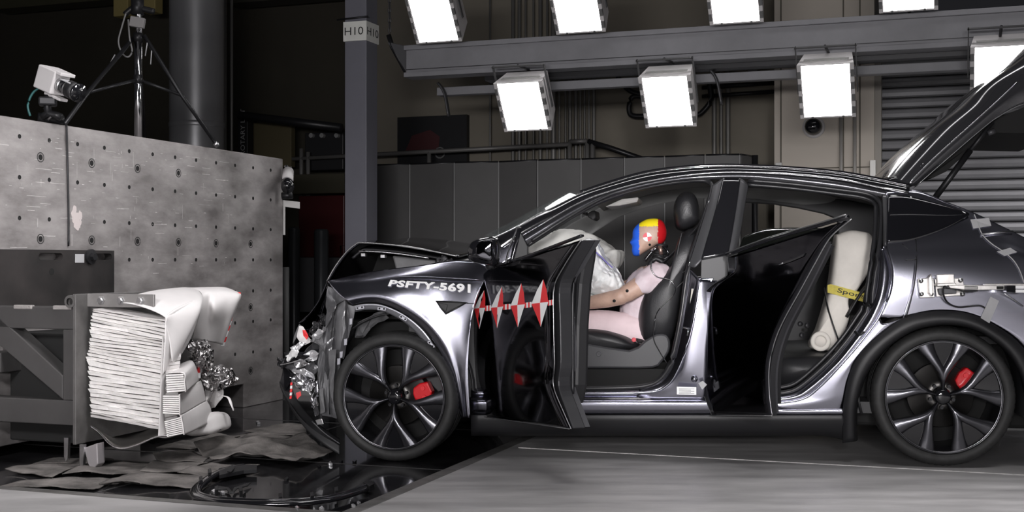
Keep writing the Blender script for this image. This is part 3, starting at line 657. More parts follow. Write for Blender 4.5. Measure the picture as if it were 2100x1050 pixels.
bumper('b', [(334, 811), (367, 811), (368, 851), (334, 849)], 9, NB-.04, .03, [[(367, 809, 0), (382, 800, .2), (402, 785, .45), (412, 780, .6)], [(368, 830, -.005), (385, 820, .2), (408, 804, .45), (418, 800, .6)], [(368, 852, -.005), (384, 845, .2), (410, 830, .45), (422, 824, .6)]])
bumper('c', [(337, 864), (370, 855), (376, 890), (343, 897)], 9, NB-.06, .03, [[(370, 852, 0), (385, 844, .2), (412, 828, .45), (424, 822, .6)], [(374, 872, -.005), (390, 862, .2), (418, 845, .45), (432, 838, .6)], [(377, 892, -.005), (392, 886, .2), (420, 872, .45), (434, 862, .6)]])
rows = hb([[(334, 690, .0), (330, 760, .0), (328, 830, .0), (324, 897, .0)], [(345, 760, .1), (340, 800, .06), (338, 850, .06), (346, 898, .08)], [(368, 745, .4), (360, 800, .3), (360, 860, .3), (372, 888, .4)]])
patch('element_backing', rows, sheetm, db, 5, 4, .006, B)
# bent strip and bare sheet below
rows = hb([[(186, 874, .0), (205, 888, .0), (225, 910, .0), (248, 920, .0), (280, 913, .0), (318, 897, .0), (345, 893, .0)], [(190, 866, .55), (210, 876, .55), (240, 884, .55), (262, 888, .55), (290, 885, .55), (320, 878, .55), (350, 872, .55)]])
patch('bottom_sheet', rows, sheetb, db, 6, 5, .006, B)
tube('sheet_edge', [r for r in rows[0]], .005, chrome, db, B, 6, 5)
inflate('crushed_cylinder', [(398, 886), (408, 868), (430, 848), (448, 850), (455, 868), (453, 884), (430, 889), (408, 894)], NB+.55, .16, sheetm, db, B, 2.6, 12, 4, crumple(.012, 9, 4))
shard('torn_sheet', [(300, 905), (345, 893), (420, 884), (452, 880), (400, 895), (315, 910)], NB+.5, blackp, db, .01, 6, 3, .004, B)
shard('crushed_skin', [(412, 800), (440, 780), (452, 790), (458, 815), (440, 840), (424, 842), (418, 825)], NB+.62, sheetm, db, .02, 9, 5, .004, B)
shard('crushed_skin', [(400, 772), (425, 765), (430, 785), (412, 800)], NB+.66, white, db, .01, 9, 6, .004, B)
tube('loose_strap', [HB(456, 812, NB+.6), HB(468, 815, NB+.58), HB(474, 828, NB+.56), HB(479, 842, NB+.56)], .009, sheetm, db, B, 6, 4, rz=.003)
V, f = boxg(-.02, .02, -.005, .005, -.05, .05); p = HB(404, 735, NB+.5)
for i in range(4):
    V, f = boxg(p[0]-.012+i*.003, p[0]+.012+i*.003, p[1]-.004, p[1]+.004, p[2]-.02-i*.03, p[2]+.01-i*.03); new('edge_tape', V, f, redt if i % 2 == 0 else white, db, False, B)
def foilball(name, pts, amp, seed, parent, frame, mat=foil, sc_=26):
    out = []
    for i, (c, r) in enumerate(pts):
        bm = bmesh.new(); bmesh.ops.create_icosphere(bm, subdivisions=4, radius=r)
        fn = crumple(amp, sc_, seed+i)
        for v_ in bm.verts:
            v_.co.y *= .8; q = fn(v_.co); k_ = noise.noise(v_.co*sc_*1.7+Vector((seed, i, 2)))
            v_.co = Vector(c)+q*(1+.35*k_)
        out.append(([tuple(frame.wd(v_.co)) for v_ in bm.verts], [tuple(x.index for x in fc.verts) for fc in bm.faces])); bm.free()
    return new(name, *join(out), mat, parent)
foilball('crumpled_foil', [(HB(400, 715, NB+.45), .045), (HB(418, 722, NB+.5), .05), (HB(408, 740, NB+.5), .04), (HB(424, 745, NB+.55), .04), (HB(430, 765, NB+.6), .05), (HB(445, 770, NB+.62), .055), (HB(462, 773, NB+.64), .045), (HB(472, 778, NB+.64), .03), (HB(440, 785, NB+.62), .045), (HB(425, 780, NB+.6), .04)], .03, 3, db, B, M('barrier_foil', (.40, .39, .39), .25, 1))

# ------------------------------------------------------------------ cameras and tripod on the block
def on_top(px, back): # point on top of the block behind its upper edge
    p = FACE.at(px, HY, 0)[0]; return FACE.wd((p, back, BT))
hs = thing('high_speed_camera', on_top(100, .1), 'white boxy high speed camera on a pan head on the barrier top', 'camera')
YC = 7.2
def W3(px, py, dy=0.0): return WP(px, py, YC+dy)
ax = (W3(168, 190, -.10)-W3(112, 165, 0)).normalized(); up = Vector((0, 0, 1)); sd = ax.cross(up).normalized(); upn = sd.cross(ax).normalized()
MB_ = Matrix((ax, -sd, upn)).transposed().to_4x4(); MB_.translation = W3(110, 168)
def cb(name, e, m_, bv=.004):
    V, f = boxg(*e); return new(name, [MB_ @ Vector(p) for p in V], f, m_, hs, False, None, bv)
camw = M('camera_white', (.62, .60, .60), .5)
cb('body', (-.09, .06, -.06, .06, -.065, .075), camw, .008); cb('top_cover', (-.05, .1, -.055, .055, .06, .08), camw)
cb('base_rail', (-.02, .12, -.03, .03, -.085, -.068), camw); cb('hood_flap', (.08, .17, -.04, .02, .035, .043), tape)
for a, b, r, m_ in ((.06, .085, .045, silver), (.085, .14, .04, blackg), (.12, .13, .0412, silver), (.14, .20, .052, blackp), (.20, .22, .055, blackg)):
    V, f = latheg([(.0005, a), (r, a), (r, b), (.0005, b)], 24); new('lens', [MB_ @ Vector((y, x, z)) for x, y, z in V], f, m_, hs, True)
box('pan_head', (-.05, .05, -.05, .05, 0, .05), blackm, hs, Fr(W3(98, 200).x, W3(98, 200).y, .3, W3(98, 200).z-.05), .01)
tube('stem', [W3(100, 195), W3(97, 215), W3(99, 240)], .022, blackm, hs, None, 10); tube('stem', [W3(92, 225), W3(103, 212)], .012, silver, hs, None, 8)
tube('clamp', [W3(85, 240), W3(100, 232), W3(115, 236), W3(126, 241)], .022, blackm, hs, None, 8); tube('clamp_lever', [W3(98, 245), W3(108, 236), W3(110, 230)], .008, silver, hs, None, 6)
tube('clamp_base', [W3(78, 240, .02), W3(130, 246, .1)], .028, blackm, hs, None, 8)
tube('cable', [W3(88, 176), W3(68, 190), W3(57, 215), W3(62, 238)], .007, M('teal_cable', (.02, .10, .10), .5), hs, None, 6, 6)
ts = thing('tripod_stand', on_top(283, .5), 'tall chrome and black tripod stand on the barrier top', 'tripod')
YT = 8.55
def T3(px, py, dy=0.0): return WP(px, py, YT+dy)
tube('mast', [T3(283, 296), T3(283, 85)], .026, chrome, ts, None, 16); tube('mast', [T3(283, 85), T3(284, -60)], .016, chrome, ts, None, 12)
tube('rear_mast', [T3(289, 296, .05), T3(289, -60, .05)], .009, chrome, ts, None, 8)
tube('collar', [T3(283, 86), T3(283, 68)], .034, blackm, ts, None, 12); tube('collar', [T3(283, 172), T3(283, 154)], .032, blackm, ts, None, 12); tube('head', [T3(282, 30), T3(282, 0)], .045, blackm, ts, None, 12)
tube('head_arm', [T3(256, 30), T3(275, 16), T3(300, 20), T3(316, 24)], .022, blackm, ts, None, 8, 4); tube('head', [T3(276, 0), T3(276, -50)], .03, blackm, ts, None, 12)
for a, b, c, lab in ((T3(295, 72), T3(373, 196, .1), T3(446, 299, .22), 'leg'), (T3(272, 80), T3(180, 190, -.6), T3(132, 255, -1.1), 'leg'), (T3(283, 80, .02), T3(290, 180, .5), T3(296, 280, .95), 'leg')):
    tube('leg', [a, b, c], .015, blackm, ts, None, 8); tube('brace', [T3(283, 163), b], .011, blackm, ts, None, 8)
tube('foot', [T3(440, 292, .2), T3(447, 300, .22)], .02, silver, ts, None, 8)
V, f = boxg(-.05, .05, -.02, .02, -.035, .035); mw = Matrix.Translation(T3(282, 46, -.06)) @ Matrix.Rotation(R(-14), 4, 'Y') @ Matrix.Rotation(R(16), 4, 'Y'); new('control_box', [Matrix.Translation(T3(282, 46, -.06)) @ Matrix.Rotation(R(10), 4, 'Y') @ Vector(p) for p in V], f, M('box_grey', (.22, .21, .21), .6), ts, False, None, .004)
tube('cable', [T3(258, 28, -.05), T3(250, 55, -.05), T3(243, 85, -.05), T3(250, 108, -.05), T3(262, 117, -.05), T3(271, 105, -.05), T3(266, 80, -.05), T3(263, 40, -.05)], .006, M('cable_grey', (.2, .2, .2), .6), ts, None, 6, 5)
for a, b in (((302, 88), (298, 115)), ((311, 104), (309, 132)), ((236, 112), (227, 128))): tube('tape_tail', [T3(*a, -.03), T3(*b, -.03)], .009, tape, ts, None, 6, rz=.003)
# small camera at the block's right end
ec = thing('edge_camera', WP(590, 395, 9.7), 'small white and black camera clamped at the barrier right end', 'camera')
E3 = lambda a, b, dy=0.0: WP(a, b, 9.55+dy)
tube('lens', [E3(588, 368, .1), E3(590, 384, -.12)], [.042, .05], blackg, ec, None, 16); tube('body', [E3(591, 352, .16), E3(590, 370, .02)], .044, camw, ec, None, 12)
tube('fitting', [E3(587, 340, .16), E3(589, 356, .14)], .016, silver, ec, None, 8); tube('fitting', [E3(596, 342, .16), E3(597, 358, .14)], .008, silver, ec, None, 8)
tube('mount', [E3(578, 402, .1), E3(600, 400, .1)], .03, blackm, ec, None, 8); tube('mount', [E3(594, 380, .1), E3(596, 402, .1)], .02, blackm, ec, None, 8)
prism('bracket', [(577, 410), (614, 414), (614, 428), (584, 424), (584, 482), (577, 482)], 4.05, 4.06, M('bracket_white', (.6, .59, .58), .6), ec, B, .002)

# ================================================================== THE CAR
CW = 1.90                                             # body width
car = thing('crashed_car', CAR.wd((1.4, .95, 0)), 'dark silver hatchback with crushed front, open doors and raised tailgate', 'car')
def part(name, label): o = bpy.data.objects[name]; o['label'] = label; return o
# ---- front fender
fend = [ks([(722, 625, .02), (750, 619, .02), (785, 622, .02), (830, 642, .02), (872, 676, .02), (903, 722, .02), (923, 768, .02), (936, 808, .02), (946, 857, .02)]),
        ks([(713, 617), (748, 610), (785, 612), (828, 630), (876, 663), (910, 708), (930, 758), (942, 805), (951, 857)]),
        ks([(701, 609, .004), (745, 600, .004), (785, 602, .004), (824, 613, .004), (872, 641, .004), (917, 692, .004), (938, 748, .004), (948, 802, .004), (955, 857, .004)]),
        kk([(690, 599, .026), (738, 589, .020), (785, 589, .017), (840, 592, .016), (893, 614, .014), (938, 662, .005), (950, 730, .003), (954, 793, .008), (959, 857, .02)]),
        kk([(680, 588, .06), (730, 576, .05), (785, 571, .046), (850, 566, .046), (918, 572, .046), (968, 600, .018), (962, 680, .0), (956, 766, .004), (962, 857, .02)]),
        kk([(672, 577, .13), (720, 566, .12), (780, 555, .11), (860, 545, .105), (945, 534, .115), (1000, 549, .05), (972, 620, .006), (960, 740, .002), (964, 857, .02)])]
fo = patch('front_fender', fend, paint, car, 8, 6, .005, label='silver front fender with printed test number')
V, f = patchg(fend, 8, 6); FB = BVHTree.FromPolygons([CAR.wd(p) for p in V], f)
def onto(bvh, px, py, off=.004):
    d = pxray(px, py); c = Vector((0, 0, HC)); h = bvh.ray_cast(c, d)
    if h[0] is None: return None
    return h[0]-d*off
T, tf = textmesh('PSFTY-5691', .042, 0, 1.06); TV = []
for a, b in T:
    # the print sits on the curved fender skin
    px = 795+a*170+b*(6*(1-a)); yb = 587+a*14.5; yt = 573.5+a*9
    q = onto(FB, px, yb+(yt-yb)*b, .011); TV.append(q if q else CAR.wd(K(px, yb, .02)))
new('test_number', TV, tf, white, fo, label='white lettering PSFTY-5691')
# fender vent
vt = prism('fender_vent', [(894, 618), (956, 621), (914, 643)], .002, .03, blackp, fo, CAR, .004)
o = new('vent_rim', *tubeg([CAR.wd(K(a, b, -.002)) for a, b in ((894, 618), (925, 618.5), (957, 621), (935, 632), (914, 644), (903, 630))], .005, 6, closed=True), blackp, fo, True)
prism('vent_blade', [(897, 620), (918, 625), (914, 640), (906, 632)], -.004, .01, blackp, fo, CAR, .002)
tube('crease_line', [KS(957, 622, -.001), KS(971, 622.5, -.001)], .002, blackm, fo, CAR, 6)
tube('fender_crease', [K(810, 567, .024), K(860, 567, .021), K(920, 570, .016), K(984, 574, .006)], .0022, paint, fo, CAR, 6, 4)
# inner arch flange with clips
fl0 = ks([(722, 628, .035), (750, 623, .035), (785, 626, .035), (830, 646, .035), (870, 680, .035), (900, 726, .035), (920, 772, .035), (932, 812, .035)])
fl1 = ks([(728, 640, .05), (752, 635, .05), (784, 638, .05), (824, 657, .05), (860, 690, .05), (888, 734, .05), (908, 780, .05), (922, 818, .05)])
flm = M('flange_metal', (.42, .42, .46), .35, .7)
patch('arch_flange', [fl0, fl1], flm, car, 6, 3, .004, label='perforated silver wheel arch flange')
for a, b, an in ((738, 631, -10), (783, 633, 5), (827, 652, 30), (884, 706, 48), (912, 756, 62)):
    p = Vector(KS(a, b, .03)); mw = CAR.mat() @ Matrix.Translation(p) @ Matrix.Rotation(R(an), 4, 'Y')
    V, f = boxg(-.026, .026, -.004, .006, -.012, .010); o = new('flange_clip', [mw @ Vector(q) for q in V], f, flm, car, False, None, .004)
    for s in (-.012, .014): V, f = latheg([(.0003, -.0075), (.005, -.0075), (.005, -.004)], 10); new('clip_hole', [mw @ (Vector(q)+Vector((s, 0, 0))) for q in V], f, holem, o)
# wheel well liners (dark arches)
def arch(u0, w0, r, va, vb, mat, name):
    V = []; n = 26
    for v_ in (va, vb):
        for i in range(n): a = R(-18)+R(216)*i/(n-1); V.append((u0+r*math.cos(a), v_, w0+r*math.sin(a)))
    return new(name, V, gridf(2, n), mat, car, True, CAR, solid=.01)
FWU, FWW = 0.0, .309; RW = CAR.loc(Vector((2.209, 6.234, .362))); RWU, RWW = RW[0], RW[2]
arch(FWU+.0, FWW+.03, .43, .09, .60, blackp, 'wheel_liner'); arch(RWU, RWW+.03, .42, .05, .60, blackp, 'wheel_liner')
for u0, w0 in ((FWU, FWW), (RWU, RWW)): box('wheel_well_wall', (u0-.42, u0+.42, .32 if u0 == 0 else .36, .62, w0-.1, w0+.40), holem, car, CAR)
# ---- wheels
def tyrefn(r, h, i, j):
    if i in (5, 6) and j % 3 == 0: return r-.0045
    return r
TP = [(.292, .012), (.300, .001), (.318, -.004), (.336, .000), (.349, .012), (.3555, .030), (.358, .052), (.358, .078), (.350, .080), (.350, .088), (.358, .090), (.3585, .122), (.350, .124), (.350, .132), (.3585, .134), (.358, .166), (.350, .168), (.350, .176), (.358, .178), (.3555, .225), (.345, .25), (.30, .255), (.29, .24)]
def arm_spoke(base, off):
    rr = [.035, .06, .09, .12, .155, .19, .225, .255, .284]
    ang = [0, 0, .0, .15, .45, .7, .86, .95, 1.0]; wd_ = [.007, .010, .014, .0185, .022, .025, .030, .037, .045]; yy = [.022, .012, .004, .000, -.001, .001, .005, .008, .010]
    cs = [(-1, .034), (-1, .010), (-.62, .002), (0, -.002), (.62, .002), (1, .010), (1, .034)]; V = []
    for r, a, w_, y in zip(rr, ang, wd_, yy):
        th = base+off*a; e = Vector((math.cos(th), 0, math.sin(th))); t = Vector((-math.sin(th), 0, math.cos(th)))
        for s, h in cs: V.append(e*r+t*(s*w_)+Vector((0, y+h, 0)))
    return V, gridf(len(rr), len(cs))
def wheel(pos, yaw, ph, cal, lab, flip=False, cam_=0.0):
    mw = Matrix.Translation(pos) @ Matrix.Rotation(yaw+(math.pi if flip else 0), 4, 'Z') @ Matrix.Rotation(cam_, 4, 'X')
    tr = lambda V: [mw @ Vector(p) for p in V]
    sp = []
    for k_ in range(5):
        b0 = R(ph+72*k_)
        for s in (-1, 1): sp.append(arm_spoke(b0, s*R(19)))
    o = new('wheel', *[x if i else tr(x) for i, x in enumerate(join(sp))], rimm, car, True, label=lab)
    V, f = latheg(TP, 210, 'y', tyrefn); new('tyre', tr(V), f, tyre, o, True)
    V, f = latheg([(.292, .010), (.293, .003), (.288, .001), (.283, .006), (.281, .02), (.272, .06), (.262, .10), (.262, .235)], 96); new('rim_barrel', tr(V), f, M('rim_lip', (.05, .05, .056), .3, .8, .5), o, True)
    V, f = latheg([(.281, .0075), (.2835, .0055), (.286, .0075)], 96); new('rim_line', tr(V), f, M('rim_bright', (.30, .30, .32), .25, .9), o, True)
    for k_ in range(5):                                # glossy inserts inside each fork
        b0 = R(ph+72*k_); P = []
        for r, a in ((.145, 0), (.19, 10), (.235, 14), (.281, 15.5)): P.append((r, b0-R(a)))
        P += [(.283, b0-R(6)), (.283, b0+R(6))]
        for r, a in ((.281, 15.5), (.235, 14), (.19, 10)): P.append((r, b0+R(a)))
        V, f = prismg([(r*math.cos(a), r*math.sin(a)) for r, a in P], .022, .034); new('rim_insert', tr(V), f, blackg, o)
    V, f = latheg([(.0005, .012), (.022, .012), (.034, .016), (.042, .026), (.045, .06)], 24); new('centre_cap', tr(V), f, blackg, o, True)
    V, f = latheg([(.045, .085), (.075, .08), (.078, .10), (.165, .104), (.168, .108), (.168, .13), (.05, .13)], 48); new('brake_disc', tr(V), f, discm, o, True)
    for k_ in range(5): a = R(ph+36+72*k_); V, f = latheg([(.0005, .055), (.009, .055), (.010, .085)], 8); new('lug_nut', tr([(x+.06*math.cos(a), y, z+.06*math.sin(a)) for x, y, z in V]), f, blackm, o)
    if cal is not None:
        a0 = R(cal); P = []
        for r, a in ((.105, -17), (.15, -21), (.195, -17), (.205, 0), (.195, 17), (.15, 21), (.105, 17), (.095, 0)): P.append((r*math.cos(a0+R(a)), r*math.sin(a0+R(a))))
        V, f = prismg(P, .065, .13); new('brake_caliper', tr(V), f, redm, o, False, None, .008, label='bright red brake caliper')
        for a in (-9, 9):
            V, f = latheg([(.0005, .058), (.012, .058), (.014, .068)], 14); new('caliper_bolt', tr([(x+.16*math.cos(a0+R(a)), y, z+.16*math.sin(a0+R(a))) for x, y, z in V]), f, M('caliper_face', (.85, .03, .04), .35), o)
    V, f = latheg([(.0005, .236), (.262, .236)], 48); new('barrel_back', tr(V), f, holem, o)
    return o
wheel(CAR.wd((FWU, .0, FWW)), CAR.yaw+R(-2), -90, 8, 'front wheel with dark forked spokes, beside the crushed nose', cam_=R(1))
wheel(CAR.wd((RWU, .0, RWW)), CAR.yaw, -54, 33, 'rear wheel with dark forked spokes, near side', cam_=R(1))
wheel(CAR.wd((FWU, CW, FWW)), CAR.yaw, -90, None, 'front wheel on the far side', True)
wheel(CAR.wd((RWU, CW, RWW)), CAR.yaw, -90, None, 'rear wheel on the far side', True)
# ---- traced lines of the upper body
TL = [(1004, 492), (1063, 464), (1104, 441), (1140, 423), (1191, 398), (1243, 380), (1320, 358), (1397, 347), (1474, 343), (1540, 344), (1620, 348), (1720, 357), (1800, 371), (1866, 385)]
ML = [(1026, 512), (1070, 484), (1106, 463), (1140, 443), (1191, 415), (1243, 395), (1320, 374), (1397, 361), (1474, 354), (1540, 354), (1620, 358), (1720, 368), (1800, 384), (1862, 397)]
OL = [(1040, 532), (1081, 502), (1112, 482), (1140, 464), (1191, 433), (1243, 407), (1320, 384), (1397, 371), (1474, 367), (1540, 367), (1620, 374), (1720, 386), (1800, 402), (1850, 412)]
tk, mk_, ok = ks(TL), ks(ML), ks(OL, .03)
mid1 = [(Vector(a)*.5+Vector(b)*.5)+Vector((0, -.012, .0)) for a, b in zip(tk, mk_)]
patch('roof_rail', [tk, mid1, mk_], roofm, car, 5, 4, .008, label='glossy black roof rail')
mid2 = [(Vector(a)*.5+Vector(b)*.5)+Vector((0, -.008, .0)) for a, b in zip(mk_, ok)]
patch('door_frame_band', [[Vector(a)+Vector((0, .02, 0)) for a in mk_], mid2, ok], M('pillar_paint', (.075, .075, .083), .3, .7, .8), car, 5, 4, .008, label='dark painted pillar above the doors')
patch('pillar_base', [ks([(1004, 494), (1030, 482), (1060, 467)], .002), ks([(1008, 520, .0), (1040, 505), (1072, 487)], -.004), ks([(1018, 550), (1046, 532), (1082, 505)], .01)], paint, car, 6, 5, .006)
tube('rail_highlight', [Vector(p)+Vector((0, -.004, 0)) for p in mk_], .0045, M('highlight_line', (.30, .30, .31), .2, .9), car, CAR, 6, 4)  # bright tube standing in for the crisp highlight below the roof rail
tube('roof_gutter', [Vector(p)+Vector((0, -.002, .002)) for p in tk], .003, M('roof_line', (.4, .4, .4), .2, .9), car, CAR, 6, 4)
# ---- roof, windscreen, far side upper body
def far(p): return (p[0], CW-p[1], p[2])
def across(pts, crown, fwd=0.0, n=5):
    rows = []
    for t in [i/(n-1) for i in range(n)]:
        k_ = 4*t*(1-t); rows.append([Vector((p[0]-fwd*k_, p[1]+(CW-2*p[1])*t, p[2]+crown*k_)) for p in pts])
    return rows
patch('roof', across(tk[4:], .022), roofm, car, 4, 4, .02, soff=1)
patch('headliner', across([Vector(p)+Vector((0, .03, -.03)) for p in tk[4:]], .012), headl, car, 4, 4, .01, label='grey headliner')
patch('windscreen', across(tk[:5], .05, .14), M('windscreen_glass', (.30, .34, .34), .04, 0, 0, alpha=.22), car, 5, 5, .005)
bandf = [[far(p) for p in tk], [far(Vector(p)+Vector((0, .03, -.02))) for p in mk_], [far(Vector(p)+Vector((0, .01, -.035))) for p in ok]]
patch('far_roof_rail', bandf, M('pale_pillar_trim', (.30, .30, .295), .8), car, 5, 4, .03)
# far doors and pillars
VF = CW-.06
belt = [(-.25, .86), (.5, .88), (1.2, .90), (1.6, .95), (2.1, 1.0), (2.9, 1.08)]
V, f = prismg([(-.2, .25), (2.55, .25), (2.9, .7), (2.9, 1.06)]+belt[::-1][1:], VF-.06, VF+.05); new('far_door_wall', V, f, trimd, car, False, CAR, .01)
def fbar(name, pts, wd_, m_=trimd): return new(name, *tubeg([Vector(p) for p in pts], wd_, 6), m_, car, False, CAR)
p0, p1 = K(1478, 540, VF-.1), K(1516, 395, VF-.24); fbar('far_pillar', [p0, p1], .045)
prism('far_pillar', [(1720, 478), (1719, 456), (1710, 446), (1690, 438), (1640, 427), (1590, 419), (1520, 414), (1500, 398), (1640, 396), (1830, 424), (1880, 530), (1730, 540)], VF-.22, VF-.14, trimd, car, CAR, .006)
patch('far_window', [[K(a, 548, VF-.02) for a in (1508, 1580, 1650, 1724)], [K(1514, 515, VF-.08), K(1575, 505, VF-.08), K(1650, 505, VF-.08), K(1724, 508, VF-.08)], [K(1524, 486, VF-.135), K(1570, 470, VF-.14), K(1650, 467, VF-.14), K(1724, 470, VF-.14)]], M('tinted_glass', (.012, .014, .012), .08, 0, .3, alpha=.88), car, 5, 4, .004)
# ---- B pillar, sill, jambs
bl_ = [(1482, 366), (1470, 420), (1453, 480), (1438, 532)]; br_ = [(1518, 367), (1511, 420), (1502, 475), (1493, 523)]
bmid = [((a[0]+b[0])/2, (a[1]+b[1])/2) for a, b in zip(bl_, br_)]
patch('pillar_cover', [ks(bl_, -.0), ks(bmid, -.006), ks(br_, 0)], roofm, car, 5, 4, .01, label='glossy black pillar cover')
patch('pillar_frame', [ks([(1461, 381), (1456, 407), (1436, 471), (1412, 546)], .03), ks([(1474, 372), (1463, 420), (1445, 480), (1426, 548)], .008), ks([(1484, 366), (1472, 420), (1455, 480), (1439, 534)], .004)], dgrey, car, 5, 4, .008)
patch('pillar_frame', [ks([(1518, 366), (1511, 420), (1502, 475), (1493, 523)], .004), ks([(1527, 372), (1520, 420), (1511, 475), (1502, 520)], .01), ks([(1534, 380), (1527, 420), (1518, 475), (1508, 517)], .035)], dgrey, car, 5, 4, .008)
prism('pillar_trim', [(1438, 533), (1495, 523), (1492, 565), (1462, 583), (1445, 600), (1437, 572)], .035, .07, M('grey_trim', (.09, .09, .092), .6), car)
prism('pillar_plate', [(1437, 571), (1464, 570), (1446, 604), (1437, 640)], .02, .05, paint, car)
patch('pillar_lower', [ks([(1412, 546, .05), (1400, 640, .05), (1388, 706, .05), (1375, 751, .05), (1353, 780, .05), (1310, 797, .05)]),
                       ks([(1424, 560, .02), (1412, 640, .02), (1400, 706, .02), (1388, 756, .02), (1366, 790, .02), (1312, 808, .02)]),
                       ks([(1437, 572), (1428, 640, .0), (1416, 706, .0), (1406, 760, .0), (1386, 802, .02), (1316, 816, .03)]),
                       ks([(1470, 575, .03), (1458, 640, .01), (1450, 706, .005), (1448, 760, .005), (1447, 808, .01), (1446, 822, .03)])], paint, car, 7, 5, .006)
tube('striker_bolt', [KS(1402, 672, .02), KS(1412, 676, -.015), KS(1409, 688, -.02)], .006, silver, car, CAR, 8)
prism('data_plate', [(1418, 592), (1424, 592), (1417, 664), (1411, 664)], .012, .02, M('dull_label', (.45, .43, .38), .6), car, CAR, 0)
lb = prism('info_label', [(1388, 793), (1428, 794), (1428, 810), (1388, 809)], -.0025, .001, white, car, CAR, 0, label='small white printed info label')
for i in range(5): prism('print_line', [(1392, 796.5+i*2.4), (1424-(i % 2)*7, 797.2+i*2.4), (1424-(i % 2)*7, 798.2+i*2.4), (1392, 797.5+i*2.4)], -.0032, -.0024, M('label_ink', (.25, .25, .25), .7), lb, CAR, 0)
V, f = latheg([(.0005, -.012), (.008, -.012), (.012, -.006), (.018, -.004), (.018, .01)], 18); p = KS(1424, 777, -.004); new('hinge_bolt', [(a+p[0], b+p[1], c+p[2]) for a, b, c in V], f, paint, car, True, CAR)
sx = [966, 1060, 1180, 1300, 1420, 1520, 1600, 1690, 1732]
def srow(y, off, yr=None): return ks([(x, y if (yr is None or x < 1590) else yr, off) for x in sx])
patch('sill_ledge', [ks([(x, 797, .10) for x in sx[:6]]), ks([(x, 803, .05) for x in sx[:6]]), ks([(x, 808, .035) for x in sx[:6]]), ks([(x, 815, .05) for x in sx[:6]])], paint, car, 4, 4, .006)
patch('sill_gap', [ks([(x, 813, .055) for x in sx[:6]]), ks([(x, 824, .05) for x in sx[:6]])], blackg, car, 4, 3, .006)
patch('sill', [srow(819, .05, 836), srow(822, .012, 838), srow(828, .0, 841), srow(838, -.004, 845), srow(842, -.001, 848), srow(851, .012)], paint, car, 4, 4, .006, label='bright silver sill')
patch('sill_cladding', [ks([(x, 851, .0) for x in sx]), ks([(x, 862, -.012) for x in sx]), ks([(x, 884, .0) for x in sx[:-1]]+[(1743, 890, .0)]), ks([(x, 893, .06) for x in sx[:-1]]+[(1743, 905, .05)])], blackp, car, 4, 4, .008, label='black plastic sill cladding')
# rear jamb and quarter panel
jo = [(1534, 370), (1620, 377), (1720, 389), (1776, 397), (1800, 410), (1808, 432), (1805, 490), (1798, 540), (1786, 620), (1766, 657), (1734, 702), (1697, 744), (1647, 788), (1618, 803), (1575, 808)]
tube('door_seal', [Vector(p) for p in ks(jo, .035)], .013, rubber, car, CAR, 10, 4)
tube('door_seal', [Vector(p) for p in ks([(a-6, b+8) for a, b in jo[:5]]+[(1796, 440), (1793, 490), (1786, 540), (1774, 618), (1755, 653), (1724, 697), (1688, 737), (1642, 778), (1615, 792), (1575, 797)], .06)], .012, rubber, car, CAR, 10, 4)
jin = [(1804, 505), (1800, 540), (1790, 610), (1770, 650), (1738, 698), (1701, 742), (1652, 788), (1620, 806), (1570, 812)]
jmi = [(1809, 512), (1812, 545), (1806, 605), (1786, 654), (1752, 703), (1713, 750), (1662, 795), (1628, 814), (1570, 820)]
jou = [(1813, 506), (1830, 555), (1824, 600), (1804, 650), (1770, 696), (1727, 746), (1676, 798), (1640, 820), (1570, 828)]
patch('door_jamb', [ks(jin, .045), ks(jmi, .0), ks(jou, .014)], paint, car, 6, 5, .006)
tube('jamb_edge', [Vector(p) for p in ks([(a-1, b) for a, b in jou], .004)], .007, paint, car, CAR, 8, 5)
tube('striker_bolt', [KS(1752, 680, .03), KS(1762, 688, .0), KS(1772, 680, -.01)], .007, blackm, car, CAR, 8)
q_top = [(1816, 392), (1880, 391), (1940, 414), (1996, 436), (2050, 462), (2100, 487), (2180, 530), (2290, 585)]
q1 = [(1815, 440), (1880, 440), (1940, 448), (1996, 461), (2050, 478), (2100, 500), (2180, 545), (2290, 600)]
q2 = [(1814, 497), (1880, 494), (1940, 488), (1996, 489), (2050, 496), (2100, 512), (2180, 560), (2290, 615)]
q3 = [(1822, 526), (1880, 526), (1940, 525), (1996, 525), (2050, 526), (2100, 532), (2180, 575), (2290, 630)]
q4 = [(1829, 556), (1880, 560), (1940, 562), (1996, 565), (2050, 572), (2110, 590), (2190, 620), (2295, 660)]
q5 = [(1825, 600), (1872, 603), (1940, 602), (1996, 605), (2045, 618), (2105, 648), (2195, 690), (2298, 730)]
q6 = [(1804, 650), (1852, 652), (1900, 640), (1943, 638), (1986, 644), (2035, 664), (2090, 703), (2132, 775)]
patch('quarter_panel', [ks(q_top, .0), ks(q1, -.006), ks(q2, -.010), ks(q3, -.012), ks(q4, -.006), ks(q5, .0), ks(q6, .004)], paint, car, 6, 5, .006, label='dark silver rear quarter panel')
patch('quarter_panel_foot', [ks(jou[3:], .012), ks([(1814, 664), (1778, 704), (1742, 748), (1708, 795), (1690, 820), (1600, 836)], .004), ks([(1852, 652), (1796, 693), (1759, 732), (1741, 774), (1732, 818), (1729, 851)], .006)], paint, car, 6, 4, .006)
patch('quarter_glass', [ks([(1822, 401), (1860, 402), (1920, 417), (1986, 437)], -.012), ks([(1821, 450), (1862, 448), (1925, 445), (1987, 439)], -.02), ks([(1819, 498), (1868, 493), (1935, 470), (1988, 441)], -.018)], glassd, car, 6, 5, .006, label='black triangular quarter window')
patch('quarter_glass_edge', [ks([(1809, 398), (1811, 450), (1812, 505)], -.006), ks([(1819, 400), (1819, 450), (1817, 502)], -.018)], M('glass_edge_trim', (.10, .10, .105), .3, .6), car, 5, 3, .006)
